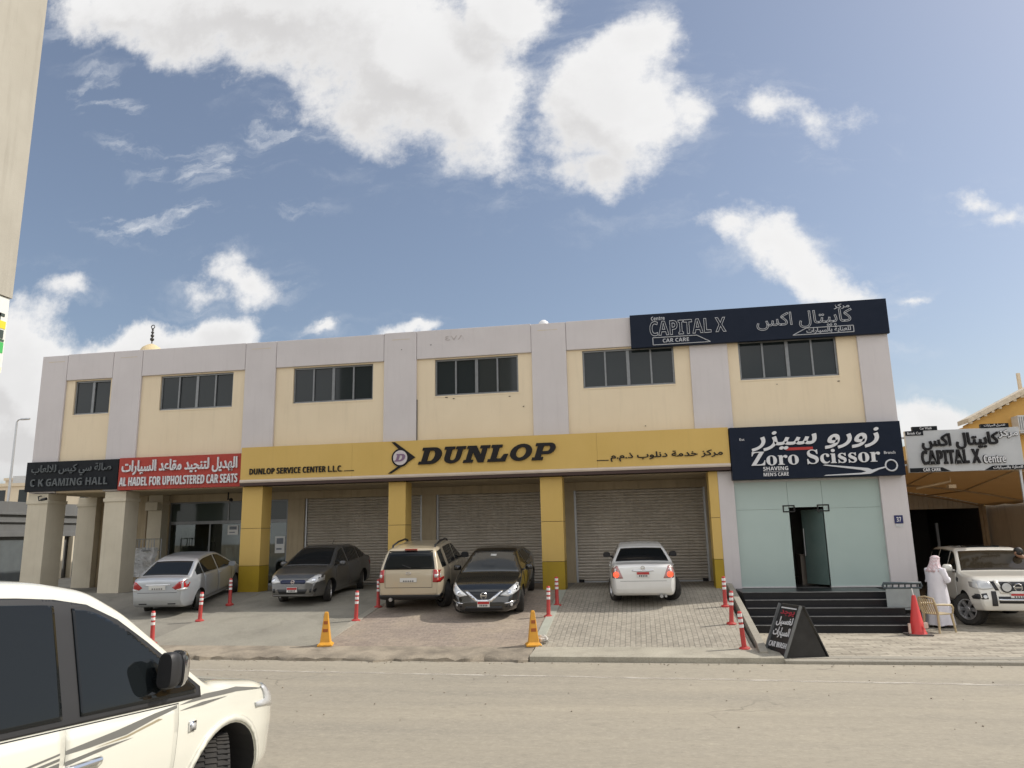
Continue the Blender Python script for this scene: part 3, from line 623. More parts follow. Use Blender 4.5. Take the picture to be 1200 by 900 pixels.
# black steps
bm = B(); n = 5; zt = .885; zb = .05; rise = (zt-zb)/n; x0, x1 = 2.62, 6.42
ys = [-3.1, -2.72, -2.34, -1.96, -1.58]
pts = [(.095, .0)]
pts = [(-.014, -.05), (-.014, zt)]
for k in range(n-1, -1, -1): pts += [(ys[k], zb+rise*(k+1)), (ys[k], zb+rise*k)] if k else [(ys[0], zb+rise), (ys[0], -.05)]
prism(bm, pts, 'x', x0, x1)
st = obj('entrance_steps', bm, M_GRANITE, bld, bevel=.006)
bm = B(); M_NOSE = mat('worn grey nosing', (.20, .20, .195), .5, c2=(.09, .09, .09), scale=4)
for k in range(n): box(bm, x0-.004, x1+.004, ys[k]-.02, ys[k]+.05, zb+rise*(k+1)+.001, zb+rise*(k+1)+.016)
obj('nosing', bm, M_NOSE, st, bevel=.004)
bm = B(); box(bm, 6.42, 7.1, -1.55, -.016, -.05, .78); obj('plinth', bm, M_GRANITE, bld, bevel=.01)
bm = B(); loft(bm, [[(x, y, -.05), (x, y, z), (x+.16, y, z), (x+.16, y, -.05)] for x, y, z in ((2.22, -6.75, .17), (2.24, -6.2, .27), (2.30, -3.2, .66), (2.36, -.02, 1.04))])
obj('ramp_kerb', bm, M_CONC, bld, bevel=.01)
# pipes and conduits in the passage on the left
M_PIPE = mat('painted pipe', (.40, .33, .23), .6)
for x, z0, z1 in ((-19.3, 1.0, 4.25), (-19.05, 1.0, 3.2), (-18.6, 1.2, 4.25)):
    bm = B(); tube(bm, [(x, YB-.05, z0), (x, YB-.05, z1)], .03); obj('wall_pipe', bm, M_PIPE, bld)
bm = B(); box(bm, -18.25, -17.75, 2.35, 2.6, 3.7, 4.0); obj('electric_box', bm, M_BEIGE, bld, bevel=.01)
bm = B(); box(bm, -14.9, -14.86, 2.3, 2.34, 4.0, 4.28); ball(bm, (-14.75, 2.3, 4.0), .07); box(bm, -14.9, -14.7, 2.28, 2.33, 4.0, 4.04); obj('ceiling_lamp', bm, M_LETB, bld)
# ------------------------------------------------------------------ signs on the facade
M_LETD = simple('dim white letters', (.42, .43, .45), .6)
def board(name, label, x0, x1, y0, y1, z0, z1, m, cat='sign', bev=.008, group='shop signs on the facade'):
    t = thing(name, label, cat, ((x0+x1)/2, y1, z0), group=group)
    bm = B(); box(bm, x0, x1, y0, y1, z0, z1)
    for v in bm.verts: v.co -= t.location
    obj('panel', bm, m, t, bevel=bev); return t
def row(t, m, text, *a, name='lettering', **k):
    bm = B(); letters(bm, text, *a, **k); return put(t, name, bm, m)
def put(t, name, bm, m, **k):
    for v in bm.verts: v.co -= t.location
    return obj(name, bm, m, t, **k)
# dark gaming hall sign
t = board('shop_sign', 'black sign board with dull grey raised letters at the far left end of the arcade', -21.2, -17.60, -.13, -.004, 4.35, 5.38, M_BLACK)
row(t, M_LETG, arabic('صالة سي كيس للالعاب'), -20.95, -17.85, 4.86, 5.27, -.13, .05, .012)
row(t, M_LETG, sans('C K GAMING HALL'), -20.95, -17.95, 4.52, 4.78, -.13, .05)
# red upholstery sign
M_RED = mat('faded red board', (.40, .055, .04), .55, c2=(.34, .05, .038), scale=2, spec=.2)
t = board('shop_sign', 'red sign board with white Arabic and English letters for car seat upholstery', -17.56, -13.0, -.15, -.004, 4.30, 5.40, M_RED)
row(t, M_LETW, arabic('الهديل لتنجيد مقاعد السيارات'), -17.42, -13.15, 4.80, 5.30, -.15, .05, .02)
row(t, M_LETW, sans('AL HADEL FOR UPHOLSTERED CAR SEATS'), -17.48, -13.12, 4.43, 4.73, -.15, .05, .004)
# yellow fascia
t = thing('fascia_sign', 'long yellow fascia with black lettering above the roller shutters', 'sign', (-5.1, 0, 4.4), group='shop signs on the facade')
bm = B(); FX0, FX1 = -12.98, 2.72
cuts = [FX0, -9.1, -5.15, -1.2, FX1]
for a, b in zip(cuts, cuts[1:]): box(bm, a+.002, b-.002, -.25, -.004, 4.50, 5.57)
put(t, 'panel', bm, M_GOLD)
bm = B(); loft(bm, [[(x, -.275, 4.395), (x, -.29, 4.44), (x, -.275, 4.498), (x, -.02, 4.498), (x, -.02, 4.395)] for x in (FX0, FX1)])
put(t, 'trim', bm, mat('pale trim', (.56, .47, .38), .4, c2=(.5, .42, .34), scale=2))
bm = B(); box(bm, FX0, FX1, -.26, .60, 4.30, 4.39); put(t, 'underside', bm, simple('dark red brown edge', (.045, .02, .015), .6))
bm = B(); letters(bm, sans('DUNLOP SERVICE CENTER L.L.C.'), -12.65, -9.42, 4.66, 4.86, -.25, .03, .003)
box(bm, -9.36, -9.02, -.262, -.252, 4.665, 4.69)
put(t, 'lettering', bm, M_LETB); bm = B(); letters(bm, arabic('مركز خدمة دنلوب ذ.م.م'), -.80, 2.52, 4.66, 4.93, -.25, .03, .016); box(bm, -1.22, -.86, -.262, -.252, 4.70, 4.725)
put(t, 'lettering', bm, M_LETB)
def arc(cx, cy, rx, ry, a0, a1, n=10): return [(cx+rx*math.cos(R(a0+(a1-a0)*i/n)), cy+ry*math.sin(R(a0+(a1-a0)*i/n))) for i in range(n+1)]
G = {}
G['D'] = (1.2, [[(0, 0), (0, .17), (.13, .17), (.13, .83), (0, .83), (0, 1)]+arc(.68, .5, .52, .5, 90, -90), [(.45, .19), (.45, .81)]+arc(.62, .5, .2, .31, 90, -90)])
G['U'] = (1.22, [[(0, .83), (0, 1), (.58, 1), (.58, .83), (.46, .83), (.46, .36)]+arc(.62, .34, .16, .16, 180, 360, 8)+[(.78, .83), (.66, .83), (.66, 1), (1.2, 1), (1.2, .83), (1.06, .83), (1.06, .34)]+arc(.6, .34, .46, .34, 0, -180, 10)+[(.14, .83)]])
G['N'] = (1.3, [[(0, 0), (0, .17), (.12, .17), (.12, .83), (0, .83), (0, 1), (.5, 1), (.88, .45), (.88, .83), (.74, .83), (.74, 1), (1.28, 1), (1.28, .83), (1.16, .83), (1.16, 0), (.84, 0), (.40, .62), (.40, .17), (.54, .17), (.54, 0)]])
G['L'] = (1.08, [[(0, 0), (0, .17), (.13, .17), (.13, .83), (0, .83), (0, 1), (.6, 1), (.6, .83), (.46, .83), (.46, .19), (.70, .19), (.82, .44), (1.04, .44), (1.0, 0)]])
G['O'] = (1.24, [arc(.6, .5, .6, .5, 0, 340, 20), arc(.6, .5, .27, .31, 0, 340, 16)])
G['P'] = (1.15, [[(0, 0), (0, .17), (.13, .17), (.13, .83), (0, .83), (0, 1), (.80, 1)]+arc(.80, .67, .34, .33, 90, -90)+[(.46, .34), (.46, .17), (.6, .17), (.6, 0)], [(.46, .52), (.46, .83), (.72, .83)]+arc(.72, .675, .12, .155, 90, -90)])
sp = []; xx = 0
for ch in 'DUNLOP':
    w, cs = G[ch]
    for c in cs: sp.append([(xx+p[0]+.3*p[1], p[1]) for p in c])
    xx += w+.07
bm = B(); letters(bm, '', -6.87, -2.46, 4.79, 5.32, -.25, .06, splines=sp)
put(t, 'brand_lettering', bm, M_LETB)
def disc(bm, cx, cz, r, ya, yb, n=28, mi=0): prism(bm, [(cx+r*math.cos(k*2*math.pi/n), cz+r*math.sin(k*2*math.pi/n)) for k in range(n)], 'y', ya, yb, mi)
bm = B(); cx, cz = -7.46, 5.03
prism(bm, [(x+.36, z) for x, z in ((-8.12, 5.54), (-8.01, 5.54), (-7.33, 5.03), (-8.12, 4.54), (-8.23, 4.54), (-7.85, 4.79), (-7.60, 5.03), (-7.85, 5.28))], 'y', -.285, -.252)
disc(bm, cx, cz, .29, -.292, -.252); em = put(t, 'emblem', bm, M_LETB)
bm = B(); disc(bm, cx, cz, .235, -.302, -.293); put(t, 'emblem_disc', bm, simple('pale emblem white', (.55, .50, .50), .5))
bm = B(); letters(bm, '', cx-.19, cx+.17, cz-.12, cz+.12, -.302, .012, splines=[[(p[0]+.3*p[1], p[1]) for p in c] for c in G['D'][1]]); put(t, 'emblem_letter', bm, simple('faded violet', (.20, .12, .20), .5))
# barber sign
t = board('shop_sign', 'dark navy sign board with white scissors and barber lettering above the frosted glass shop', 2.74, 7.50, -.32, -.015, 3.99, 5.54, M_NAVY)
bm = B(); letters(bm, arabic('زورو سيزر'), 3.34, 6.90, 4.80, 5.38, -.32, .04, .022, shear=.25)
put(t, 'lettering', bm, M_LETW); bm = B(); letters(bm, serif('Zoro Scissor'), 3.30, 6.86, 4.38, 4.80, -.32, .04, .004)
put(t, 'lettering', bm, M_LETW); bm = B(); letters(bm, sans('SHAVING'), 3.62, 4.32, 4.235, 4.345, -.32, .02); letters(bm, sans("MEN'S CARE"), 3.62, 4.32, 4.07, 4.17, -.32, .02); box(bm, 3.62, 4.32, -.328, -.322, 4.20, 4.207)
put(t, 'lettering', bm, M_LETW); bm = B(); letters(bm, 'Branch', 6.98, 7.28, 4.60, 4.68, -.32, .01); put(t, 'lettering', bm, M_LETW); bm = B(); letters(bm, 'Est', 3.02, 3.16, 5.14, 5.21, -.32, .01)
put(t, 'lettering', bm, M_LETW)
bm = B(); M_SC = simple('pale scissor print', (.55, .56, .58), .4)
prism(bm, [(5.28, 4.335), (5.34, 4.355), (6.50, 4.215), (6.62, 4.16), (6.45, 4.12), (6.3, 4.17)], 'y', -.345, -.322)
prism(bm, [(5.28, 4.03), (5.33, 4.055), (6.3, 4.085), (6.75, 4.20), (6.98, 4.25), (7.0, 4.215), (6.80, 4.165), (6.55, 4.05), (6.3, 4.04)], 'y', -.352, -.325)
torus(bm, .155, .022, Matrix.Translation((7.13, -.34, 4.27)) @ Matrix.Rotation(R(90), 4, 'X'), 28, 8); disc(bm, 6.56, 4.10, .03, -.36, -.35)
put(t, 'scissors', bm, M_SC)
bm = B(); box(bm, 4.30, 5.06, -.330, -.3205, 4.805, 4.885); put(t, 'red_strip', bm, simple('red strip', (.40, .02, .015), .5))
# roof level car care sign
t = board('shop_sign', 'dark blue roof edge sign with outlined white car care lettering in two languages', 0.0, 7.60, -.15, -.012, 8.20, 9.27, M_NAVY)
bm = B()
letters(bm, sans('CAPITAL X'), .60, 2.92, 8.54, 9.02, -.166, .004, outline=.016)
put(t, 'lettering', bm, M_LETD); bm = B(); letters(bm, arabic('كابيتال اكس'), 3.82, 6.60, 8.50, 9.04, -.166, .004, outline=.015)
for q in ([(.68, 8.26), (.68, 8.49), (2.02, 8.49), (2.42, 8.26)], [(6.60, 8.30), (6.60, 8.50), (5.25, 8.50), (4.85, 8.30)]):
    for a, b in zip(q, q[1:]+q[:1]): tube(bm, [(a[0], -.158, a[1]), (b[0], -.158, b[1])], .013, 5)
put(t, 'lettering', bm, M_LETD); bm = B(); letters(bm, sans('CAR CARE'), .98, 1.78, 8.32, 8.44, -.15, .012); letters(bm, sans('Centre'), .66, 1.08, 9.05, 9.17, -.15, .012)
put(t, 'lettering', bm, M_LETD); bm = B(); letters(bm, arabic('للعناية بالسيارات'), 5.25, 6.52, 8.31, 8.49, -.15, .012, .012); letters(bm, arabic('مركز'), 6.10, 6.55, 9.03, 9.19, -.15, .012, .012)
put(t, 'lettering', bm, M_LETD)
# house number
t = thing('number_plate', 'small blue house number plate 37 on the white column by the barber shop', 'number plate', (7.25, -.014, 2.6))
bm = B(); box(bm, -.115, .115, -.02, 0, .04, .27); obj('plate', bm, simple('enamel blue', (.02, .025, .10), .3), t, bevel=.006)
bm = B(); letters(bm, sans('37'), -.06, .06, .09, .22, -.02, .004); obj('lettering', bm, M_LETW, t)
bm = B(); box(bm, -.10, .10, -.012, 0, -.06, .025); obj('lower_plate', bm, M_ALUW, t)
# free standing gantry sign on the right
t = thing('gantry_sign', 'grey white car care sign board with dark raised letters hung across the side drive', 'sign', (9.35, .5, 4.0), group='shop signs on the facade')
bm = B(); box(bm, -1.52, 1.56, -.12, .0, .09, 1.31); obj('panel', bm, mat('grey white board', (.47, .48, .485), .5, c2=(.42, .43, .435), scale=2), t, bevel=.008)
bm = B()
box(bm, -1.30, -.62, -.135, -.02, 1.312, 1.43); obj('black_panel', bm, M_BLACK, t); bm = B(); box(bm, .56, 1.30, -.135, -.02, 1.312, 1.43); obj('black_panel', bm, M_BLACK, t); bm = B(); box(bm, -1.51, -1.02, -.14, -.121, 1.17, 1.305); obj('black_panel', bm, M_BLACK, t); bm = B()
prism(bm, [(-1.50, .095), (-1.50, .215), (-.62, .215), (-.40, .095)], 'y', -.135, -.121); obj('black_panel', bm, M_BLACK, t); bm = B(); prism(bm, [(1.55, .095), (1.55, .215), (.72, .215), (.5, .095)], 'y', -.135, -.121)
obj('black_panel', bm, M_BLACK, t)
bm = B(); letters(bm, sans('CAPITAL X'), -1.16, .42, .30, .72, -.12, .07, .012); obj('lettering', bm, M_LETB, t); bm = B(); letters(bm, arabic('كابيتال اكس'), -1.1, .98, .72, 1.20, -.12, .07, .028)
letters(bm, sans('Centre'), .485, 1.095, .285, .535, -.12, .03, .035); letters(bm, arabic('مركز'), .965, 1.515, .985, 1.255, -.12, .03, .05)
obj('lettering', bm, M_LETB, t)
bm = B(); letters(bm, sans('Centre'), .5, 1.08, .30, .52, -.12, .05); letters(bm, arabic('مركز'), .98, 1.50, 1.0, 1.24, -.12, .05, .02)
letters(bm, sans('CAR CARE'), -1.15, -.68, .11, .20, -.136, .02); letters(bm, arabic('للعناية بالسيارات'), .72, 1.5, .105, .205, -.136, .02, .01)
letters(bm, 'Car Wash', -1.10, -.78, 1.335, 1.41, -.136, .012); letters(bm, 'Break Car', -1.46, -1.08, 1.2, 1.275, -.141, .012); letters(bm, arabic('تفصيل السيارات'), .64, 1.2, 1.335, 1.42, -.136, .012, .006)
obj('white_lettering', bm, M_LETW, t)
bm = B(); tube(bm, [(1.5, .05, -3.95), (1.5, .05, 1.25)], .04); obj('post', bm, M_STEEL, t)
for z in (.3, 1.1):
    bm = B(); box(bm, -1.76, -1.3, .002, .05, z, z+.05); obj('bracket', bm, M_STEEL, t)

# ------------------------------------------------------------------ side drive on the right
t = thing('carport', 'arched tan fabric carport roofing the side drive behind the gantry sign', 'carport', (10.2, 4, .05))
mf, N, L, b = newmat('tan shade fabric'); N.remove(b)
d = N.new('ShaderNodeBsdfDiffuse'); tr = N.new('ShaderNodeBsdfTranslucent'); mx = N.new('ShaderNodeMixShader')
d.inputs[0].default_value = (.34, .17, .06, 1); tr.inputs[0].default_value = (.46, .33, .19, 1); mx.inputs[0].default_value = .42
tcn = N.new('ShaderNodeTexCoord'); nn = N.new('ShaderNodeTexNoise'); nn.inputs['Scale'].default_value = 1.4; nn.inputs['Detail'].default_value = 7; L.new(tcn.outputs['Object'], nn.inputs['Vector'])
cr = N.new('ShaderNodeMix'); cr.data_type = 'RGBA'; L.new(nn.outputs['Fac'], cr.inputs[0]); cr.inputs[6].default_value = (.25, .165, .09, 1); cr.inputs[7].default_value = (.42, .295, .16, 1); L.new(cr.outputs[2], d.inputs[0])
L.new(d.outputs[0], mx.inputs[1]); L.new(tr.outputs[0], mx.inputs[2]); L.new(mx.outputs[0], N['Material Output'].inputs[0])
def vz(x): return 3.98-.72*((x+2.6)/5.2)**2 if x > -2.6 else 3.98
bm = B()
xs = lin(-2.55, 2.75, 14); ys = lin(-3.4, 4.1, 10)
up = lambda y: max(0., (.5-y)/3.9)*.42
rings = [[(x, y, vz(x)+up(y)-.04*math.sin(math.pi*((y+3.4)/1.5 % 1))) for y in ys]+[(x, y, vz(x)+up(y)+.02) for y in ys[::-1]] for x in xs]
loft(bm, rings); obj('canopy', bm, mf, t, smooth=50)
M_TAN = mat('tan painted steel', (.36, .26, .15), .5, c2=(.3, .2, .1), scale=3)
bm = B()
for y in (-3.3, .4, 4.0): tube(bm, [(x, y, vz(x)+max(0., (.5-y)/3.9)*.42-.085) for x in lin(-2.5, 2.7, 10)], .03)
for x in (-1.2, .6): tube(bm, [(x, -3.4, vz(x)+.34), (x, .5, vz(x)-.08), (x, 4.0, vz(x)-.08)], .022)
tube(bm, [(-1.9, -2.6, 3.62), (-1.1, -3.1, 3.78), (-1.1, -3.1, 3.95)], .035); box(bm, -1.2, -1.0, -3.2, -3.0, 3.58, 3.68)
obj('frame', bm, M_TAN, t)
for x, y in ((2.62, 4.0), (2.62, -3.2), (-2.5, 4.0)):
    bm = B(); box(bm, x-.06, x+.06, y-.06, y+.06, -.05, vz(x)-.05); obj('post', bm, M_TAN, t, bevel=.01)
# back wall of the drive: arched corrugated gable over a black garage opening
t = thing('garage', 'dark open garage under an arched corrugated gable at the end of the side drive', 'garage', (10.2, 8, .05))
bm = B(); n = 60
for i in range(n):
    xa, xb = -2.55+5.2*i/n, -2.55+5.2*(i+1)/n; dy = .03 if i % 2 else 0
    prism(bm, [(xa, 3.12), (xa, vz(xa)+.0), (xb, vz(xb)+.0), (xb, 3.12)], 'y', .10+dy, .2)
obj('gable', bm, mat('corrugated beige sheet', (.47, .42, .33), .6, c2=(.38, .33, .25), scale=2, streak=.3), t)
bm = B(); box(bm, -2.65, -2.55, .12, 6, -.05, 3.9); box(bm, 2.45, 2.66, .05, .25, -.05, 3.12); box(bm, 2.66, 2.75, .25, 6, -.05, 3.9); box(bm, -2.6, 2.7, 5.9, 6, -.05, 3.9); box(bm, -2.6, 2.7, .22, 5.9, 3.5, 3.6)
obj('wall', bm, mat('near black garage wall', (.05, .045, .04), .9), t)  # garage inside given a near-black wall colour, so the opening looks dark
bm = B(); box(bm, 2.47, 2.66, .0, .048, -.05, 3.4); obj('post', bm, M_TAN, t)
bm = B(); tube(bm, [(-.6, 3.5, 1.0), (-.6, 3.5, 2.1), (-.35, 3.5, 2.25)], .025); tube(bm, [(.2, 3, 2.6), (1.0, 3, 2.62)], .03); box(bm, 1.9, 2.0, 2.9, 3, 0, 2.6)
obj('pipework', bm, M_STEEL, t)
t = thing('boundary_wall', 'plain beige boundary wall along the right side of the drive', 'wall', (13.1, 4, .05))
bm = B(); box(bm, -.08, .12, -3.4, 4.3, -.1, 3.52); obj('wall', bm, mat('beige drive wall', (.68, .58, .44), .85, c2=(.60, .51, .38), scale=.8, streak=.3), t)
bm = B(); box(bm, -.13, .17, -3.4, 4.3, 3.522, 3.60); obj('coping', bm, M_CREAM, t)
# yellow gabled house behind
t = thing('gabled_house', 'bright yellow ochre house with a pale tiled gable behind the car care drive', 'house', (19, 12, 0))
M_OCH = mat('ochre render', (.60, .36, .10), .8, c2=(.54, .32, .09), scale=1.2, streak=.1)
bm = B(); prism(bm, [(-4.64, -.05), (-4.64, 6.85), (0, 9.1), (4.64, 6.85), (4.64, -.05)], 'y', 0, .6); box(bm, -4.6, 4.6, .601, 12, -.05, 6.8); obj('wall', bm, M_OCH, t)
bm = B(); a = (-4.8, 6.86); p = (0, 9.2)
prism(bm, [(a[0], a[1]), (a[0], a[1]+.2), (0, 9.42), (4.8, a[1]+.2), (4.8, a[1]), (0, 9.16)], 'y', -.45, .7)
for k in range(15):
    for sgn in (-1, 1):
        x = sgn*(4.7-k*.31); z = 6.90+(4.8-abs(x))*.478; box(bm, x-.06, x+.06, -.42, -.28, z-.12, z-.02)
obj('roof', bm, mat('pale roof tiles', (.60, .52, .40), .8, c2=(.45, .38, .28), scale=6), t)
bm = B(); box(bm, -1.92, -1.80, 1.0, 1.12, 7.5, 9.2); obj('mast', bm, M_STONE, t)
bm = B(); box(bm, -1.6, -.4, -.02, .05, 4.4, 5.7); obj('window', bm, M_DGLASS, t)
t = thing('air_conditioner', 'grey air conditioner box on the ochre house wall right of the gantry sign', 'air conditioner', (16.4, 11.5, 6.35))
bm = B(); box(bm, -.42, .42, -.3, .3, 0, .7); obj('casing', bm, M_ALUW, t, bevel=.02)
bm = B()
for k in range(9): box(bm, -.38+k*.085, -.35+k*.085, -.315, -.302, .06, .64)
obj('grille', bm, M_ALU, t)
bm = B(); box(bm, -.4, .4, -.28, .5, -.06, -.004); obj('bracket', bm, M_STEEL, t)

# ------------------------------------------------------------------ things on and behind the roof
t = thing('satellite_dome', 'small white antenna dome showing above the parapet near the roof middle', 'antenna dome', (-3.24, 4, 8.7))
bm = B(); lathe(bm, [(.05, 0), (.05, 1.35), (.14, 1.4), (.21, 1.5), (.22, 1.6), (.18, 1.73), (.09, 1.81), (.01, 1.83)], 20); obj('dome', bm, mat('white fibreglass', (.75, .75, .75), .4), t, smooth=40)
t = thing('mosque', 'mosque with a cream dome topped by a dark finial behind the flat roof', 'mosque', (-51.1, 47, 0))
bm = B(); box(bm, -7, 7, -4, 8, -.05, 19); obj('wall', bm, M_STONE, t)
bm = B(); lathe(bm, [(1.5, 19), (1.5, 20.9), (1.46, 21.6), (1.28, 22.4), (.9, 23.0), (.45, 23.3), (.08, 23.45)], 28); obj('dome', bm, mat('cream dome', (.62, .50, .30), .6), t, smooth=40)
bm = B(); lathe(bm, [(.06, 23.5), (.06, 25.2)], 8)
for z, r in ((23.95, .22), (24.35, .19), (24.72, .16), (25.02, .12)): ball(bm, (0, 0, z), r)
torus(bm, .2, .05, Matrix.Translation((0, 0, 25.35)) @ Matrix.Rotation(R(90), 4, 'X'), 16, 6); obj('finial', bm, simple('dark bronze', (.03, .028, .025), .4), t)
# ------------------------------------------------------------------ left alley
t = thing('side_building', 'low grey building with garage doors along the left alley', 'building', (-28.6, 6, 0))
bm = B(); box(bm, -8, -.02, -6, 16, -.05, 4.5); obj('wall', bm, M_GREYW, t)
bm = B(); box(bm, -8.05, .10, -6.05, 16.05, 3.9, 4.0); box(bm, -8.05, .08, -6.05, 16.05, 3.55, 3.62); box(bm, -.02, .16, -6, 16, 2.9, 3.12); obj('ledge', bm, M_GREYW, t, bevel=.01)
for ya, yb in ((-4.8, -1.6), (-.8, 2.6), (5.0, 8.0)):
    bm = B(); box(bm, -.019, .0, ya, yb, .8, 2.75); d_ = obj('garage_door', bm, mat('blue grey shutter', (.10, .115, .12), .6, c2=(.08, .09, .095), scale=2), t)
    bm = B(); box(bm, .001, .05, ya-.1, ya, .8, 2.9); box(bm, .001, .05, yb, yb+.1, .8, 2.9); obj('door_frame', bm, M_BEIGE, d_)
bm = B(); box(bm, .0, .4, 3.6, 4.2, .8, 2.9); box(bm, .0, .3, 4.9, 5.0, .8, 2.9); obj('pier', bm, M_BEIGE, t)
sheet('alley_floor', lin(-60, -12.02, 8), [0, 3.4, 10, 20, 40], lambda x, y: .86 if y > 0 else .9, M_CONC)
bm = B(); box(bm, -20.55, -13, .9, 2.9, .6, .875); obj('arcade_floor', bm, M_CONC, bld)
bm = B(); box(bm, -13, 2.42, -.001, 3.4, .5, .897); obj('arcade_floor', bm, mat('arcade floor concrete', (.22, .21, .19), .85, c2=(.15, .145, .135), scale=1), bld)
def villa(x, y, w, h, label, gable=True):
    t = thing('villa', label, 'house', (x, y, 0), group='pale villas beyond the alley')
    bm = B(); box(bm, -w/2, w/2, 0, 9, -.05, h); box(bm, -w/2-.15, w/2+.15, -.15, 9.15, h, h+.3); obj('wall', bm, M_STONE, t)
    if gable:
        bm = B(); prism(bm, [(-w*.3, h*.62), (0, h*.62+w*.11), (w*.3, h*.62), (w*.3, h*.62+.35), (0, h*.62+w*.11+.35), (-w*.3, h*.62+.35)], 'y', -.9, -.001); obj('porch_gable', bm, mat('white moulding', (.7, .64, .54), .7), t)
        bm = B(); prism(bm, [(-w*.28, h*.62-.02), (0, h*.62+w*.105), (w*.28, h*.62-.02)], 'y', -.5, -.002); obj('porch_tympanum', bm, mat('brown porch', (.16, .12, .09), .8), t)
    for k in (-1, 0, 1):
        bm = B(); box(bm, k*w*.3-.45, k*w*.3+.45, -.03, .02, h*.72+.6, h*.72+1.9); obj('window', bm, M_DGLASS, t)
    bm = B(); box(bm, -w*.4, -w*.2, 2, 4, h+.3, h+1.2); lathe(bm, [(.6, h+.3), (.6, h+1.6), (.1, h+1.8)], 14, M=Matrix.Translation((w*.25, 3, 0))); obj('water_tank', bm, M_ALUW, t)
villa(-58.5, 40, 8, 8.0, 'sunlit pale villa with a gabled porch at the far left edge')
villa(-48.5, 36, 9, 7.0, 'pale villa with a low pitched porch seen between the first two columns')
villa(-68, 55, 14, 10, 'taller cream villa with roof tanks behind the street lamp', gable=False)
t = thing('street_lamp', 'grey single arm street lamp standing left of the shop building', 'street lamp', (-57.2, 37, 0))
bm = B(); tube(bm, [(0, 0, 0), (0, 0, 8), (0, 0, 13.8)], [.14, .11, .08], 10); tube(bm, [(0, 0, 13.75), (.15, 0, 13.95), (.5, 0, 14.0)], .06); obj('pole', bm, M_STEEL, t, smooth=40)
bm = B(); loft(bm, [[(x, y*w, 13.96+z) for y, z in ((-.14, 0), (-.1, .12), (.1, .12), (.14, 0), (.08, -.05), (-.08, -.05))] for x, w in ((.4, .6), (.6, 1), (1.1, 1), (1.35, .5))]); obj('lamp_head', bm, M_STEEL, t)
# building on our side of the road: overhanging corner with a banner below
t = thing('corner_building', 'plain concrete upper corner of a near building at the top left', 'building', (-8, -14.9, 0))
bm = B(); box(bm, -8, 0, -9.5, 0, 5.76, 16); obj('overhang', bm, mat('weathered grey render', (.41, .385, .325), .9, c2=(.35, .325, .27), scale=.9, streak=.25, bump=.2), t)
bm = B(); box(bm, -8, -1.6, -9.5, -1.2, .2, 5.76); obj('wall', bm, M_CONC, t)
t = thing('banner', 'white yellow and green shop banner hanging under the near concrete corner', 'banner', (-8.02, -14.92, 4.75))
bm = B(); box(bm, -.06, 0, -2.4, 0, 0, 1.0, 0)
obj('panel', bm, simple('banner white', (.72, .72, .66), .5), t)
for nm, z0, z1, c in (('yellow_band', .58, .68, (.72, .58, .03)), ('green_band', .26, .40, (.06, .42, .10)), ('dark_band', .41, .44, (.05, .10, .06)), ('base_band', .0, .07, (.70, .62, .25))):
    bm = B(); box(bm, .001, .006, -2.38, -.02, z0, z1); obj(nm, bm, simple(nm.replace('_', ' '), c, .5), t)
bm = B()
for k in range(8): box(bm, .001, .008, -.16-k*.28, -.04-k*.28, .45, .56)
for k in range(5): torus(bm, .055, .016, Matrix.Translation((.006, -.12-k*.42, .16)) @ Matrix.Rotation(R(90), 4, 'Y'), 16, 6)
for k in range(6): box(bm, .001, .008, -.2-k*.36, -.05-k*.36, .74, .78); box(bm, .001, .008, -.14-k*.36, -.11-k*.36, .68, .78)
obj('marking', bm, simple('banner dark ink', (.04, .06, .05), .5), t)

# shop row on our own side of the road, seen only in reflections
t = thing('opposite_shops', 'low tan shop row with dark shutters on the near side of the road', 'building', (24, -34, 0))
bm = B(); box(bm, -9, 12, -16, 12, .2, 6.4); box(bm, -9.2, 12.2, -16.2, 12.2, 6.4, 6.9); obj('wall', bm, M_BACK, t)
for k in range(5):
    bm = B(); box(bm, -9.04, -9.003, -14.5+k*5.3, -11+k*5.3, .3, 3.4); obj('roller_shutter', bm, M_DARK, t)
    bm = B(); box(bm, -9.04, -9.003, -14.2+k*5.3, -11.3+k*5.3, 4.4, 5.6); obj('window', bm, M_DGLASS, t)
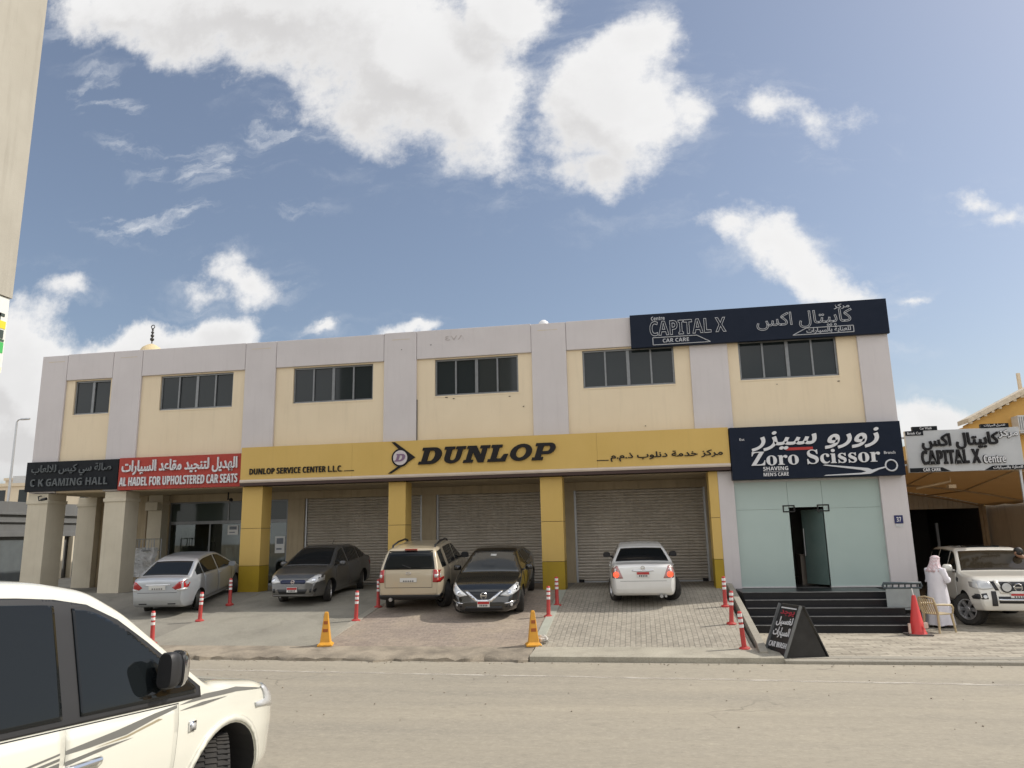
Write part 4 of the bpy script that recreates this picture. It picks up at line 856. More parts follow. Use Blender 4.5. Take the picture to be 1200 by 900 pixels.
# ------------------------------------------------------------------ cars
def se(c): return math.copysign(abs(c)**.55, c)
def ip(P, x):
    if x <= P[0][0]: return P[0][1]
    for (a, u), (b, v) in zip(P, P[1:]):
        if x <= b: return u+(v-u)*(x-a)/(b-a) if b > a else v
    return P[-1][1]
def smooth_ip(P, x, w):
    s = 0; n = 6
    for k in range(-n, n+1): s += ip(P, x+w*k/n)*(n+1-abs(k))
    return s/sum(n+1-abs(k) for k in range(-n, n+1))
class Shell:
    """closed car body: side silhouette x cross width profile x plan taper, rounded"""
    def __init__(self, sp):
        self.sp = sp; xf, xr = sp['xf'], sp['xr']; self.bm = B()
        span = xf-xr; xs = set()
        for i in range(121): xs.add(xr+span*i/120)
        for k in range(14):
            e = .16*(k/13)**2; xs.add(xf-e); xs.add(xr+e)
        xs = sorted(xs); self.xs = [xs[0]]
        for x in xs:
            if x-self.xs[-1] > .0012: self.xs.append(x)
        rings = [self.section(x) for x in self.xs]
        loft(self.bm, rings, cap=True)
        bmesh.ops.recalc_face_normals(self.bm, faces=self.bm.faces)
        self.bvh = BVHTree.FromBMesh(self.bm)
    def sm(self, x):
        sp = self.sp; d = min(sp['xf']-x, x-sp['xr']); return max(.002, min(.09, d*.45))
    def zt(self, x): return smooth_ip(self.sp['top'], x, self.sm(x))
    def zb(self, x): return smooth_ip(self.sp['bot'], x, self.sm(x))
    def pl(self, x): return smooth_ip(self.sp['plan'], x, max(.002, min(.2, self.sm(x)*2)))
    def w(self, x, z): return self.pl(x)*smooth_ip(self.sp['h'], z, .035)
    def section(self, x):
        zt, zb = self.zt(x), self.zb(x); H = max(zt-zb, .02)
        rc = min(self.sp.get('rc', .09), H*.35); rb = min(.06, H*.2)
        P = []
        def W(z): return max(.02, self.w(x, z))
        wb = W(zb+rb)
        P.append((0., zb)); P.append((wb*.5, zb)); P.append((wb-rb*1.4, zb))
        for k in range(1, 4):
            a = k/4*math.pi/2; P.append((wb-rb*1.4+rb*1.4*math.sin(a), zb+rb-rb*math.cos(a)))
        z1 = zt-rc; n = 16
        for k in range(n+1):
            z = zb+rb+(z1-zb-rb)*k/n; P.append((W(z), z))
        wt = W(z1); ry = min(rc*1.3, wt*.5); cr = self.sp.get('crown', .03)
        dW = (W(z1)-W(z1-.05))*rc*12
        for k in range(1, 7):
            a = k/6*math.pi/2; P.append((wt-ry+ry*math.cos(a)-(1-math.cos(a))*0, z1+(rc-cr*.4)*math.sin(a)))
        ztop_edge = P[-1][1]; ye = P[-1][0]
        for k in range(1, 6):
            t = k/5; y = ye*(1-t); P.append((y, ztop_edge+(zt-ztop_edge)*(1-(y/ye)**2)))
        P[-1] = (0., zt)
        L = [(x, y, z) for y, z in P]
        return L+[(x, -y, z) for y, z in P[-2:0:-1]]
    # ---- pieces laid on the shell
    def patch(self, bm, poly, mode, off=.005, res=.06, skirt=.012, sign=1, mi=0, grow=0.):
        if sign < 0 and mode == 'side': poly = list(poly)
        if grow:
            n = len(poly); A = sum(poly[i][0]*poly[(i+1) % n][1]-poly[(i+1) % n][0]*poly[i][1] for i in range(n)); s = 1 if A > 0 else -1
            out = []
            for i in range(n):
                p0, p1, p2 = Vector(poly[i-1]), Vector(poly[i]), Vector(poly[(i+1) % n])
                d1, d2 = (p1-p0).normalized(), (p2-p1).normalized()
                n1, n2 = Vector((d1.y, -d1.x))*s, Vector((d2.y, -d2.x))*s
                m = (n1+n2); m = m.normalized() if m.length > 1e-6 else n1
                out.append(tuple(p1+m*grow/max(.4, m.dot(n1))))
            poly = out
        bd = []
        n = len(poly)
        for i in range(n):
            a, b = Vector(poly[i]), Vector(poly[(i+1) % n]); k = max(1, int((b-a).length/res))
            for j in range(k): bd.append(a+(b-a)*j/k)
        x0, x1 = min(p.x for p in bd), max(p.x for p in bd); y0, y1 = min(p.y for p in bd), max(p.y for p in bd)
        inner = []
        nx, ny = int((x1-x0)/res), int((y1-y0)/res)
        for i in range(1, nx):
            for j in range(1, ny):
                q = Vector((x0+(x1-x0)*i/nx, y0+(y1-y0)*j/ny)); c = False; m_ = 9
                for a, b in zip(bd, bd[1:]+bd[:1]):
                    if (a.y > q.y) != (b.y > q.y) and q.x < (b.x-a.x)*(q.y-a.y)/(b.y-a.y)+a.x: c = not c
                    m_ = min(m_, (a-q).length)
                if c and m_ > res*.35: inner.append(q)
        vs, es, fs, *_ = delaunay_2d_cdt(bd+inner, [], [list(range(len(bd)))], 1, 1e-6)
        pts = []
        for v in vs:
            a, b = v.x, v.y
            if mode == 'side': o, d = Vector((a, 4*sign, b)), Vector((0, -sign, 0))
            elif mode == 'front': o, d = Vector((6, a, b)), Vector((-1, 0, 0))
            elif mode == 'rear': o, d = Vector((-6, a, b)), Vector((1, 0, 0))
            else: o, d = Vector((a, b, 5)), Vector((0, 0, -1))
            hit, nrm, _i, _d = self.bvh.ray_cast(o, d)
            if hit is None: pts.append(None); continue
            if nrm.dot(d) > 0: nrm = -nrm
            pts.append((hit+nrm*off, nrm))
        if mode in ('front', 'rear'):
            xs_ = sorted(p[0].x for p in pts if p); md_ = xs_[len(xs_)//2] if xs_ else 0
            pts = [p if p and abs(p[0].x-md_) < .42 else None for p in pts]
        V = [bm.verts.new(p[0]) if p else None for p in pts]
        made = []
        dirv = {'side': Vector((0, sign, 0)), 'front': Vector((1, 0, 0)), 'rear': Vector((-1, 0, 0)), 'top': Vector((0, 0, 1))}[mode]
        for f in fs:
            if any(V[i] is None for i in f): continue
            try: g = bm.faces.new([V[i] for i in f])
            except ValueError: continue
            g.normal_update()
            if g.normal.dot(dirv) < 0: g.normal_flip()
            g.material_index = mi; g.smooth = True; made.append(g)
        if skirt:
            cnt = {}
            for g in made:
                for e in g.edges: cnt.setdefault(e, []).append(g)
            low = {}
            nm = {V[i]: pts[i][1] for i in range(len(V)) if V[i] is not None}
            for e, gs in cnt.items():
                if len(gs) != 1: continue
                a, b = None, None
                for l in gs[0].loops:
                    if l.edge == e: a, b = l.vert, l.link_loop_next.vert
                for v in (a, b):
                    if v not in low: low[v] = bm.verts.new(v.co-nm[v]*(off+skirt))
                g = bm.faces.new((b, a, low[a], low[b])); g.material_index = mi
        for v in V:
            if v is not None and not v.link_faces: bm.verts.remove(v)
    def side_poly(self, xa, xb, belt, marg):
        pts = [(xa, ip(belt, xa))]
        n = 14; top = []
        for k in range(n+1):
            x = xa+(xb-xa)*k/n; z = self.zt(x)-marg
            b = ip(belt, x)
            top.append((x, max(z, b)))
        bot = [(xa+(xb-xa)*k/6, ip(belt, xa+(xb-xa)*k/6)) for k in range(7)]
        up = [p for p in top if p[1] > ip(belt, p[0])+.012]
        if not up: return None
        bot = [p for p in bot if up[0][0]-.06 <= p[0] <= up[-1][0]+.06]
        return bot+up[::-1]
    def body_mesh(self, wheels, rw):
        """cut the wheel wells out of the shell"""
        me = bpy.data.meshes.new('body'); self.bm.to_mesh(me)
        a = bpy.data.objects.new('body', me); COL.objects.link(a)
        bm = B()
        for wx in wheels:
            for s in (1, -1):
                M = Matrix.Translation((wx, s*(self.sp['w']/2+.22), self.sp['wr'])) @ Matrix.Rotation(R(90), 4, 'X')
                lathe(bm, [(rw, -.55), (rw, .55)], 40, M=M)
        cme = bpy.data.meshes.new('cut'); bmesh.ops.recalc_face_normals(bm, faces=bm.faces); bm.to_mesh(cme); bm.free()
        c = bpy.data.objects.new('cut', cme); COL.objects.link(c)
        md = a.modifiers.new('well', 'BOOLEAN'); md.operation = 'DIFFERENCE'; md.solver = 'EXACT'; md.object = c
        out = bpy.data.meshes.new_from_object(a.evaluated_get(bpy.context.evaluated_depsgraph_get()))
        bpy.data.objects.remove(a); bpy.data.objects.remove(c); bpy.data.meshes.remove(me); bpy.data.meshes.remove(cme)
        for p in out.polygons:
            cx = p.center; p.use_smooth = True
            for wx in wheels:
                d = math.hypot(cx.x-wx, cx.z-self.sp['wr'])
                if d < rw+.004 and abs(p.normal.y) < .75 and p.normal.dot(Vector((cx.x-wx, 0, cx.z-self.sp['wr']))) < 0: p.material_index = 1
                if d < rw*1.0 and abs(p.normal.y) > .8 and abs(cx.y) < self.sp['w']/2-.12: p.material_index = 1
        out.set_sharp_from_angle(angle=R(38))
        return out

M_TYRE = mat('tyre rubber', (.022, .021, .02), .85, c2=(.05, .045, .038), scale=6)
M_RIM = mat('alloy rim', (.60, .60, .61), .35, .75, c2=(.3, .29, .27), scale=5)
M_CGLASS = simple('tinted car glass', (.008, .010, .011), .03, spec=.32)
M_CGLASS2 = simple('lighter car glass', (.035, .045, .05), .04, spec=.6, coat=.3)
M_PLAST = simple('black plastic trim', (.016, .016, .017), .5)
M_CHROME = simple('chrome trim', (.72, .73, .75), .12, 1.)
M_LAMP = simple('clear lamp lens', (.56, .57, .57), .14, .15, coat=.8)
M_LAMPD = simple('dark lamp bezel', (.06, .062, .065), .2, .3, coat=.8)
M_RLAMP = simple('red lamp lens', (.34, .012, .012), .15, coat=.8)
M_GRILLE = simple('black grille mesh', (.012, .013, .015), .35)
M_PLATE = simple('white number plate', (.62, .62, .60), .4)
M_PLATER = simple('red plate band', (.42, .03, .03), .4)
M_INK = simple('plate ink', (.03, .03, .035), .5)
M_BRAKE = simple('lit brake lamp', (.6, .05, .03), .2, emit=(1, .09, .035), es=1.1)
def wheel_mesh(r, wdt, spokes=5, rimr=.66):
    tb = B(); k = r*rimr
    prof = [(k, -wdt/2+.015), (k+.03, -wdt/2), (r-.035, -wdt/2+.004), (r-.008, -wdt/2+.03), (r, -wdt/2+.06), (r, wdt/2-.06), (r-.008, wdt/2-.03), (r-.035, wdt/2-.004), (k+.03, wdt/2), (k, wdt/2-.015)]
    lathe(tb, prof, 40, cap=False)
    for i in range(56):
        for q0, q1, ph in ((-.46, -.16, 0), (-.14, .14, .5), (.16, .46, 0)):
            M = Matrix.Rotation((i+ph)*2*math.pi/56, 4, 'Z'); box(tb, r-.004, r+.007, -r*.034, r*.034, q0*wdt, q1*wdt, M=M)
    rb = B()
    lathe(rb, [(k+.004, wdt/2-.02), (k+.012, wdt/2-.004), (k-.012, wdt/2-.002), (k-.03, wdt/2-.03), (k-.035, wdt/2-.10), (k-.035, -wdt/2+.02)], 40, cap=False)
    lathe(rb, [(k-.03, wdt/2-.11), (.01, wdt/2-.10)], 32, mi=1, cap=False)
    for s in range(spokes):
        a = s*2*math.pi/spokes
        for da in (-.13, .13):
            M = Matrix.Rotation(a+da, 4, 'Z')
            prism(rb, [(.03, -.028), (k-.02, -.022), (k-.02, .022), (.03, .028)], 'z', wdt/2-.07, wdt/2-.022, M=M)
    lathe(rb, [(.0, wdt/2-.012), (.055, wdt/2-.014), (.075, wdt/2-.03), (.075, wdt/2-.07)], 20, cap=False)
    return tb, rb
def car(name, label, spec, x, y, heading, paint, details, cat='car', zp=None, mirror_mat=None, glass=None):
    wb = spec['wb']; fa, ra = wb/2, -wb/2; wr = spec['wr']; W = spec['w']
    t = bpy.data.objects.new(name, None); COL.objects.link(t); tag(t, label, cat, 'cars parked by the shops'); t.empty_display_size = .3
    h = R(heading)
    if zp is None:
        zf = gz(x+math.cos(h)*fa, y+math.sin(h)*fa); zr = gz(x-math.cos(h)*fa, y-math.sin(h)*fa)
        z0, p = (zf+zr)/2, math.atan2(zf-zr, wb)
    else: z0, p = zp
    t.matrix_world = Matrix.Translation((x, y, z0)) @ Matrix.Rotation(h, 4, 'Z') @ Matrix.Rotation(-p, 4, 'Y')
    sh = Shell(spec)
    me = sh.body_mesh((fa, ra), wr+spec.get('gap', .055))
    me.materials.append(paint); me.materials.append(M_PLAST)
    bo = bpy.data.objects.new('body', me); COL.objects.link(bo); bo.parent = t
    # wheels: each its own tyre with a rim under it
    tb, rb = wheel_mesh(wr, spec.get('tw', .21), spec.get('spokes', 5), spec.get('rimr', .66))
    tme = obj('wheel', tb, M_TYRE, t, smooth=35); rme = obj('rim', rb, [M_RIM, M_PLAST], tme, smooth=35)
    first = True
    for wx in (fa, ra):
        for s in (1, -1):
            if first: o, q = tme, rme; first = False
            else:
                o = tme.copy(); COL.objects.link(o); o.parent = t; q = rme.copy(); COL.objects.link(q); q.parent = o
            o.location = (wx, s*(W/2-spec.get('tw', .21)/2-spec.get('inset', .04)), wr); o.rotation_euler = (R(-90*s), 0, .3 if s > 0 else .7)
    gl = glass or M_CGLASS
    # windscreen and rear window
    for nm, xa, xb, mode in (('windscreen', *spec['wscreen'], 'top'), ('rear_window', *spec['rscreen'], spec.get('rmode', 'top'))):
        def hw(xx, k): return sh.w(xx, sh.zt(xx)-.05)*k-spec.get('apil', .09)
        n = 6
        if mode == 'top':
            L_ = [(xa+(xb-xa)*i/n, hw(xa+(xb-xa)*i/n, 1)) for i in range(n+1)]
            poly = L_+[(a, -b) for a, b in L_[::-1]]
            bm = B(); sh.patch(bm, poly, 'top', off=.004)
        else:
            L_ = []
            for i in range(n+1):
                xx = xa+(xb-xa)*i/n; L_.append((hw(xx, 1), sh.zt(xx)-.02))
            poly = L_+[(-a, b) for a, b in L_[::-1]]
            bm = B(); sh.patch(bm, poly, 'rear', off=.004)
        obj(nm, bm, spec.get('wglass', gl) if nm == 'windscreen' else gl, t, recalc=False)
    # side windows, both sides
    for xa, xb in spec['side']:
        poly = sh.side_poly(xa, xb, spec['belt'], spec.get('marg', .095))
        for s in (1, -1):
            bm = B(); sh.patch(bm, poly, 'side', off=spec.get('goff', .003), sign=s, res=spec.get('wres', .045)); obj('side_window', bm, gl, t, recalc=False)
    if spec.get('pillar'):
        for xa, xb in spec['pillar']:
            poly = sh.side_poly(xa, xb, spec['belt'], spec.get('marg', .095)-.01)
            for s in (1, -1):
                bm = B(); sh.patch(bm, poly, 'side', off=.004, sign=s, res=spec.get('wres', .045)); obj('window_pillar', bm, M_PLAST, t, recalc=False)
    # doors as raised skins with dark shut lines and a handle
    for (xa, xb, zl) in spec['doors']:
        zu = lambda xx: ip(spec['belt'], xx)-spec.get('dtop', .02)
        xm = .06 if xb < fa-.5 else 0
        poly = [(xa, zl), (xb, zl), (xb+.02, zu(xb)), (xa, zu(xa))]
        for r_ in spec.get('doorcut', []): pass
        for s in (1, -1):
            bm = B(); sh.patch(bm, poly, 'side', off=.0045, sign=s, skirt=.004); sh.patch(bm, poly, 'side', off=.0012, sign=s, grow=.007, skirt=0, mi=1)
            d = obj('door', bm, [paint, M_PLAST], t, recalc=False)
            zz = zu(xa)-spec.get('hdrop', .10); hx = xa+.13; yy = sh.w(hx, zz)
            bm = B(); hk = spec.get('hsize', 1.); tube(bm, [(hx-.09*hk, s*(yy-.005), zz-.005), (hx-.07*hk, s*(yy+.03), zz), (hx+.07*hk, s*(yy+.03), zz+.004*hk), (hx+.09*hk, s*(yy-.005), zz+.002)], .012*hk, 8)
            obj('handle', bm, spec.get('handle', paint), d, smooth=40)
    # door mirrors
    mx, mz = spec['mirror']
    for s in (1, -1):
        bm = B(); y0 = sh.w(mx, mz-.06); ms = spec.get('msize', 1.)
        tube(bm, [(mx, s*(y0-.03), mz-.05), (mx-.02, s*(y0+.07), mz-.02)], .022)
        rings = []
        for xx, sc in ((.075, .45), (.05, .85), (.0, 1), (-.05, 1), (-.062, .92)):
            rings.append([(mx-.03+xx*ms, s*(y0+.045+.10*ms*spec.get('mslim', 1)+.105*spec.get('mslim', 1)*ms*sc*se(math.cos(a))*(1-.12*math.sin(a))), mz+.02+.075*ms*spec.get('mtall', 1)*sc*se(math.sin(a))) for a in [k*2*math.pi/24 for k in range(24)]])
        loft(bm, rings); mo = obj('door_mirror', bm, mirror_mat or paint, t, smooth=45)
    details(t, sh, paint)
    return t
def front_plate(t, sh, z, mode='front', w=.26, h=.13, y=0., band=True, ys=None):
    bm = B(); sgn = 1 if mode == 'front' else -1
    hit = sh.bvh.ray_cast(Vector((6*sgn, y, z)), Vector((-sgn, 0, 0)))[0]; x = hit.x+sgn*.012
    a, b = (x, x+.012) if sgn > 0 else (x-.012, x)
    box(bm, a, b, y-w, y+w, z-h/2, z+h/2)
    p = obj('number_plate', bm, M_PLATE, t, bevel=.004)
    e0, e1 = (b+.0005, b+.002) if sgn > 0 else (a-.002, a-.0005)
    if band:
        bm = B(); box(bm, e0, e1, y-w+.01, y+w-.01, z, z+h/2-.01); obj('plate_band', bm, M_PLATER, p)
    bm = B()
    for k in range(5):
        yy = y-w*.55+k*w*.27; box(bm, e0, e1, yy-w*.08, yy+w*.08, z-h*.38, z-h*.08)
    obj('plate_figures', bm, M_INK, p)
def badge_ring(t, sh, z, mode, r=.055, mt=None, y=0., oval=1.):
    sgn = 1 if mode == 'front' else -1
    hit, nr, *_ = sh.bvh.ray_cast(Vector((6*sgn, y, z)), Vector((-sgn, 0, 0)))
    bm = B(); M = Matrix.Translation((hit.x+sgn*.02, y, z)) @ Matrix.Rotation(R(90), 4, 'Y') @ Matrix.Diagonal((1, oval, 1, 1))
    torus(bm, r, r*.2, M, 20, 6); box(bm, hit.x+sgn*.02-.008, hit.x+sgn*.02+.008, y-r*1.15*oval, y+r*1.15*oval, z-r*.22, z+r*.22)
    obj('badge', bm, mt or M_CHROME, t, smooth=40)
def pp(t, sh, name, mode, poly, m, off=.006, both=False, res=.05, skirt=.012):
    res_ = []
    for s in ((1, -1) if both else (1,)):
        bm = B()
        if mode == 'side': sh.patch(bm, poly, 'side', off, res, skirt, sign=s)
        else: sh.patch(bm, [(s*a, b) if mode != 'top' else (a, s*b) for a, b in poly], mode, off, res, skirt)
        res_.append(obj(name, bm, m, t, recalc=False))
    return res_
def lamp_bulb(parent, sh, mode, y, z, r, m, both=True):
    sgn = 1 if mode == 'front' else -1
    for k, s in enumerate((1, -1)):
        hit, nr, *_ = sh.bvh.ray_cast(Vector((6*sgn, s*y, z)), Vector((-sgn, 0, 0)))
        if hit is None: continue
        if nr.x*sgn < 0: nr = -nr
        bm = B(); q = nr.to_track_quat('Z', 'Y').to_matrix().to_4x4(); M = Matrix.Translation(hit+nr*.008) @ q
        lathe(bm, [(r, -.02), (r, .004), (r*.8, .008), (r*.4, .010), (.001, .011)], 18, M=M); obj('lamp', bm, m, parent[k] if isinstance(parent, list) else parent, smooth=40)

PLAN = lambda xf, xr, f=.72, r=.86: [(xr, r*.93), (xr+.05, r), (xr+.25, .95), (xr+.8, 1), (xf-.95, 1), (xf-.45, .96), (xf-.2, .88), (xf-.07, f+.06), (xf, f)]
def botl(xf, xr, z=.2, nose=.36, tail=.42): return [(xr, tail), (xr+.03, tail-.1), (xr+.12, z+.05), (xr+.5, z), (xf-.5, z), (xf-.12, z+.03), (xf-.03, nose-.1), (xf, nose)]

# white saloon seen from behind, brake lamps lit
sp = dict(xf=2.37, xr=-2.46, wb=2.8, w=1.78, wr=.325, wscreen=(.42, 1.12), rscreen=(-1.83, -1.16), mirror=(.72, 1.02), rc=.10, crown=.035,
          top=[(-2.46, .60), (-2.43, .98), (-2.32, 1.055), (-1.86, 1.075), (-1.1, 1.41), (-.7, 1.46), (0, 1.475), (.35, 1.435), (1.15, 1.0), (1.5, .95), (2.15, .78), (2.3, .66), (2.37, .5)],
          bot=botl(2.37, -2.46), plan=PLAN(2.37, -2.46), h=[(.2, .80), (.35, .865), (.55, .89), (.78, .885), (.97, .845), (1.02, .825), (1.40, .61), (1.48, .55)],
          belt=[(-2, 1.03), (1.2, .96)], side=[(.02, 1.0), (-.95, -.05), (-1.5, -1.0)], doors=[(-.02, 1.0, .33), (-1.02, -.05, .33)])
PW = car_paint('white car paint', (.70, .70, .68), dust=.12)
def det(t, sh, paint):
    rl = pp(t, sh, 'taillight', 'rear', [(.52, .70), (.86, .70), (.86, .80), (.80, .95), (.72, 1.06), (.66, 1.04)], simple('pale red lamp lens', (.42, .22, .21), .15, .2, coat=.8), both=True)
    lamp_bulb(rl, sh, 'rear', .70, .80, .078, M_BRAKE)
    front_plate(t, sh, .80, 'rear', .17, .15); badge_ring(t, sh, .96, 'rear', .05)
    pp(t, sh, 'boot_trim', 'rear', [(-.28, .885), (.28, .885), (.28, .915), (-.28, .915)], M_CHROME, .02)
    pp(t, sh, 'boot_seam', 'rear', [(-.60, .628), (.60, .628), (.60, .636), (-.60, .636)], M_PLAST, .002, skirt=0)
    bm = B(); tube(bm, [(-2.36, -.45, .25), (-2.47, -.45, .245)], .045, 12); tube(bm, [(-2.36, -.56, .25), (-2.45, -.56, .245)], .035, 12); obj('exhaust', bm, M_STEEL, t)
    pp(t, sh, 'headlight', 'front', [(.42, .60), (.72, .62), (.80, .74), (.62, .74)], M_LAMP, both=True); pp(t, sh, 'grille', 'front', [(-.35, .60), (.35, .60), (.4, .70), (-.4, .70)], M_GRILLE)
car('white_saloon', 'white saloon with lit brake lamps reversing towards the road from the bricked bay', sp, -.07, -.2, 91.4, PW, det, mirror_mat=M_PLAST)

# silver saloon, rear three quarter
sp = dict(xf=2.07, xr=-2.175, wb=2.55, w=1.67, wr=.29, wscreen=(.35, 1.12), rscreen=(-1.74, -1.14), mirror=(.72, 1.0), rc=.10, crown=.035, tw=.185,
          top=[(-2.175, .62), (-2.14, .99), (-2.02, 1.065), (-1.76, 1.07), (-1.1, 1.41), (-.7, 1.49), (0, 1.51), (.3, 1.46), (1.2, 1.0), (1.45, .94), (1.9, .78), (2.02, .66), (2.07, .48)],
          bot=botl(2.07, -2.175, .2, .34, .42), plan=PLAN(2.07, -2.175), h=[(.2, .74), (.35, .81), (.55, .83), (.78, .83), (.97, .80), (1.02, .78), (1.42, .60), (1.52, .54)],
          belt=[(-2, 1.04), (1.2, .95)], side=[(-.02, .98), (-.98, -.09), (-1.42, -1.03)], doors=[(-.06, .88, .3), (-.98, -.09, .3)])
PS = car_paint('silver car paint', (.40, .43, .465), .55, .3, dust=.2)
def det(t, sh, paint):
    rl = pp(t, sh, 'taillight', 'rear', [(.42, .80), (.52, .74), (.86, .76), (.88, .96), (.80, 1.0), (.60, .95)], M_RLAMP, both=True)
    for k, s in enumerate((1, -1)):
        bm = B(); sh.patch(bm, [(s*.52, .74), (s*.60, .70), (s*.78, .73), (s*.74, .79)], 'rear', .010, .04); obj('reverse_lens', bm, M_LAMP, rl[k], recalc=False)
    front_plate(t, sh, .80, 'rear', .24, .11, band=False)
    pp(t, sh, 'boot_trim', 'rear', [(-.36, .865), (.36, .865), (.36, .89), (-.36, .89)], M_CHROME, .012)
    pp(t, sh, 'boot_seam', 'rear', [(-.56, .66), (.56, .66), (.56, .672), (-.56, .672)], M_PLAST, .002, skirt=0)
    pp(t, sh, 'bumper_reflector', 'rear', [(.30, .345), (.52, .345), (.52, .375), (.30, .375)], M_PLAST, .006, both=True)
    pp(t, sh, 'headlight', 'front', [(.38, .62), (.70, .64), (.76, .78), (.5, .74)], M_LAMP, both=True)
    bm = B(); box(bm, -1.60, -1.46, -.26, -.1, 1.06, 1.10); bm.free()
car('silver_saloon', 'silver saloon parked nose in beside the first yellow column, seen from behind', sp, -13.72, -1.35, 97.6, PS, det)

# dark grey saloon facing the road
sp = dict(xf=2.16, xr=-2.24, wb=2.6, w=1.695, wr=.31, wscreen=(.33, 1.20), rscreen=(-1.72, -1.12), mirror=(.80, 1.02), rc=.10, crown=.035,
          top=[(-2.24, .6), (-2.2, .98), (-1.95, 1.07), (-1.7, 1.09), (-1.1, 1.44), (-.7, 1.52), (0, 1.54), (.3, 1.49), (1.22, 1.02), (1.5, .98), (1.88, .86), (2.06, .73), (2.13, .62), (2.16, .45)],
          bot=botl(2.16, -2.24, .2, .34, .42), plan=PLAN(2.16, -2.24, .74), h=[(.2, .76), (.35, .82), (.55, .845), (.8, .84), (.98, .81), (1.03, .79), (1.42, .61), (1.54, .54)],
          belt=[(-2, 1.06), (1.3, .98)], side=[(.0, 1.05), (-.95, -.07), (-1.45, -1.0)], doors=[(-.03, .95, .3), (-.98, -.07, .3)])
PG = car_paint('dark grey car paint', (.075, .078, .08), .45, .3, dust=.3)
def det(t, sh, paint):
    hl = pp(t, sh, 'headlight', 'front', [(.38, .64), (.60, .60), (.80, .66), (.80, .80), (.68, .84), (.52, .76)], M_LAMP, both=True)
    lamp_bulb(hl, sh, 'front', .62, .70, .055, M_CHROME)
    g = pp(t, sh, 'grille', 'front', [(-.36, .60), (.36, .60), (.40, .66), (.34, .70), (-.34, .70), (-.40, .66)], simple('blue black grille', (.012, .02, .06), .3))
    badge_ring(t, sh, .65, 'front', .05)
    pp(t, sh, 'lower_grille', 'front', [(-.40, .33), (.40, .33), (.46, .45), (-.46, .45)], M_GRILLE)
    pp(t, sh, 'fog_recess', 'front', [(.52, .36), (.66, .36), (.70, .46), (.54, .47)], M_GRILLE, both=True)
    pp(t, sh, 'front_lip', 'front', [(-.6, .265), (.6, .265), (.66, .295), (-.66, .295)], paint, .02)
    front_plate(t, sh, .44, 'front', .16, .14)
    pp(t, sh, 'taillight', 'rear', [(.5, .72), (.8, .72), (.8, .98), (.62, .98)], M_RLAMP, both=True)
    bm = B(); tube(bm, [(-.9, -.1, 1.5), (-1.05, -.1, 1.62)], .008); obj('aerial', bm, M_PLAST, t)
car('grey_saloon', 'dark grey saloon facing the road in front of the first roller shutter', sp, -9.96, -.2, -90.3, PG, det, glass=simple('clear dark screen', (.014, .015, .016), .05, spec=.5))

# beige compact off-roader, rear view
sp = dict(xf=2.165, xr=-2.18, wb=2.63, w=1.84, wr=.345, wscreen=(.22, .95), rscreen=(-2.10, -1.80), rmode='rear', mirror=(.70, 1.14), rc=.10, crown=.03, tw=.235, gap=.06, apil=.075, msize=1.1,
          top=[(-2.18, .62), (-2.165, 1.02), (-2.11, 1.13), (-1.86, 1.58), (-1.74, 1.65), (-1.0, 1.69), (0, 1.685), (.2, 1.645), (1.0, 1.11), (1.3, 1.06), (1.9, .96), (2.08, .82), (2.165, .55)],
          bot=botl(2.165, -2.18, .28, .42, .50), plan=PLAN(2.165, -2.18, .76, .90), h=[(.25, .84), (.4, .90), (.7, .92), (1.0, .90), (1.08, .88), (1.58, .70), (1.7, .62)],
          belt=[(-2.1, 1.13), (1.1, 1.06)], side=[(.0, .85), (-1.02, -.07), (-1.72, -1.30)], doors=[(-.03, .85, .42), (-1.02, -.07, .42)])
PB = car_paint('beige car paint', (.50, .43, .315), .25, .3, dust=.12)
def det(t, sh, paint):
    pp(t, sh, 'rear_bumper', 'rear', [(-.80, .30), (.80, .30), (.86, .42), (.86, .47), (-.86, .47), (-.86, .42)], M_PLAST, .02)
    rl = pp(t, sh, 'taillight', 'rear', [(.67, .80), (.90, .78), (.93, 1.02), (.80, 1.10), (.68, 1.12)], M_RLAMP, .014, both=True)
    for k, s in enumerate((1, -1)):
        bm = B(); sh.patch(bm, [(s*.72, .92), (s*.84, .92), (s*.84, 1.0), (s*.72, 1.0)], 'rear', .02, .04); obj('reverse_lens', bm, M_LAMP, rl[k], recalc=False)
    front_plate(t, sh, .86, 'rear', .23, .11, band=False); badge_ring(t, sh, 1.03, 'rear', .035, oval=1.7)
    pp(t, sh, 'tailgate_seam', 'rear', [(-.64, .655), (.64, .655), (.64, .667), (-.64, .667)], M_PLAST, .002, skirt=0)
    pp(t, sh, 'tailgate_seam', 'rear', [(.640, .66), (.650, .66), (.655, 1.1), (.645, 1.1)], M_PLAST, .002, both=True, skirt=0)
    bm = B(); box(bm, -1.85, -1.76, -.17, .17, 1.612, 1.638); obj('high_brake_lamp', bm, M_RLAMP, t)
    for s in (1, -1):
        bm = B(); tube(bm, [(-1.55, s*.60, 1.58), (-1.48, s*.60, 1.70), (-.9, s*.61, 1.745), (-.2, s*.61, 1.74), (.08, s*.60, 1.69), (.12, s*.60, 1.6)], .028); obj('roof_rail', bm, M_PLAST, t, smooth=40)
    bm = B(); tube(bm, [(-2.0, .50, .36), (-2.2, .50, .35)], .05, 12); obj('exhaust', bm, M_STEEL, t)
    bm = B(); tube(bm, [(-2.12, -.05, 1.17), (-2.04, .20, 1.24)], .012); obj('wiper', bm, M_PLAST, t)
    pp(t, sh, 'side_cladding', 'side', [(-.85, .34), (.85, .34), (.85, .52), (-.85, .52)], M_PLAST, .012, both=True)
    pp(t, sh, 'headlight', 'front', [(.45, .72), (.78, .74), (.78, .92), (.5, .88)], M_LAMP, both=True)
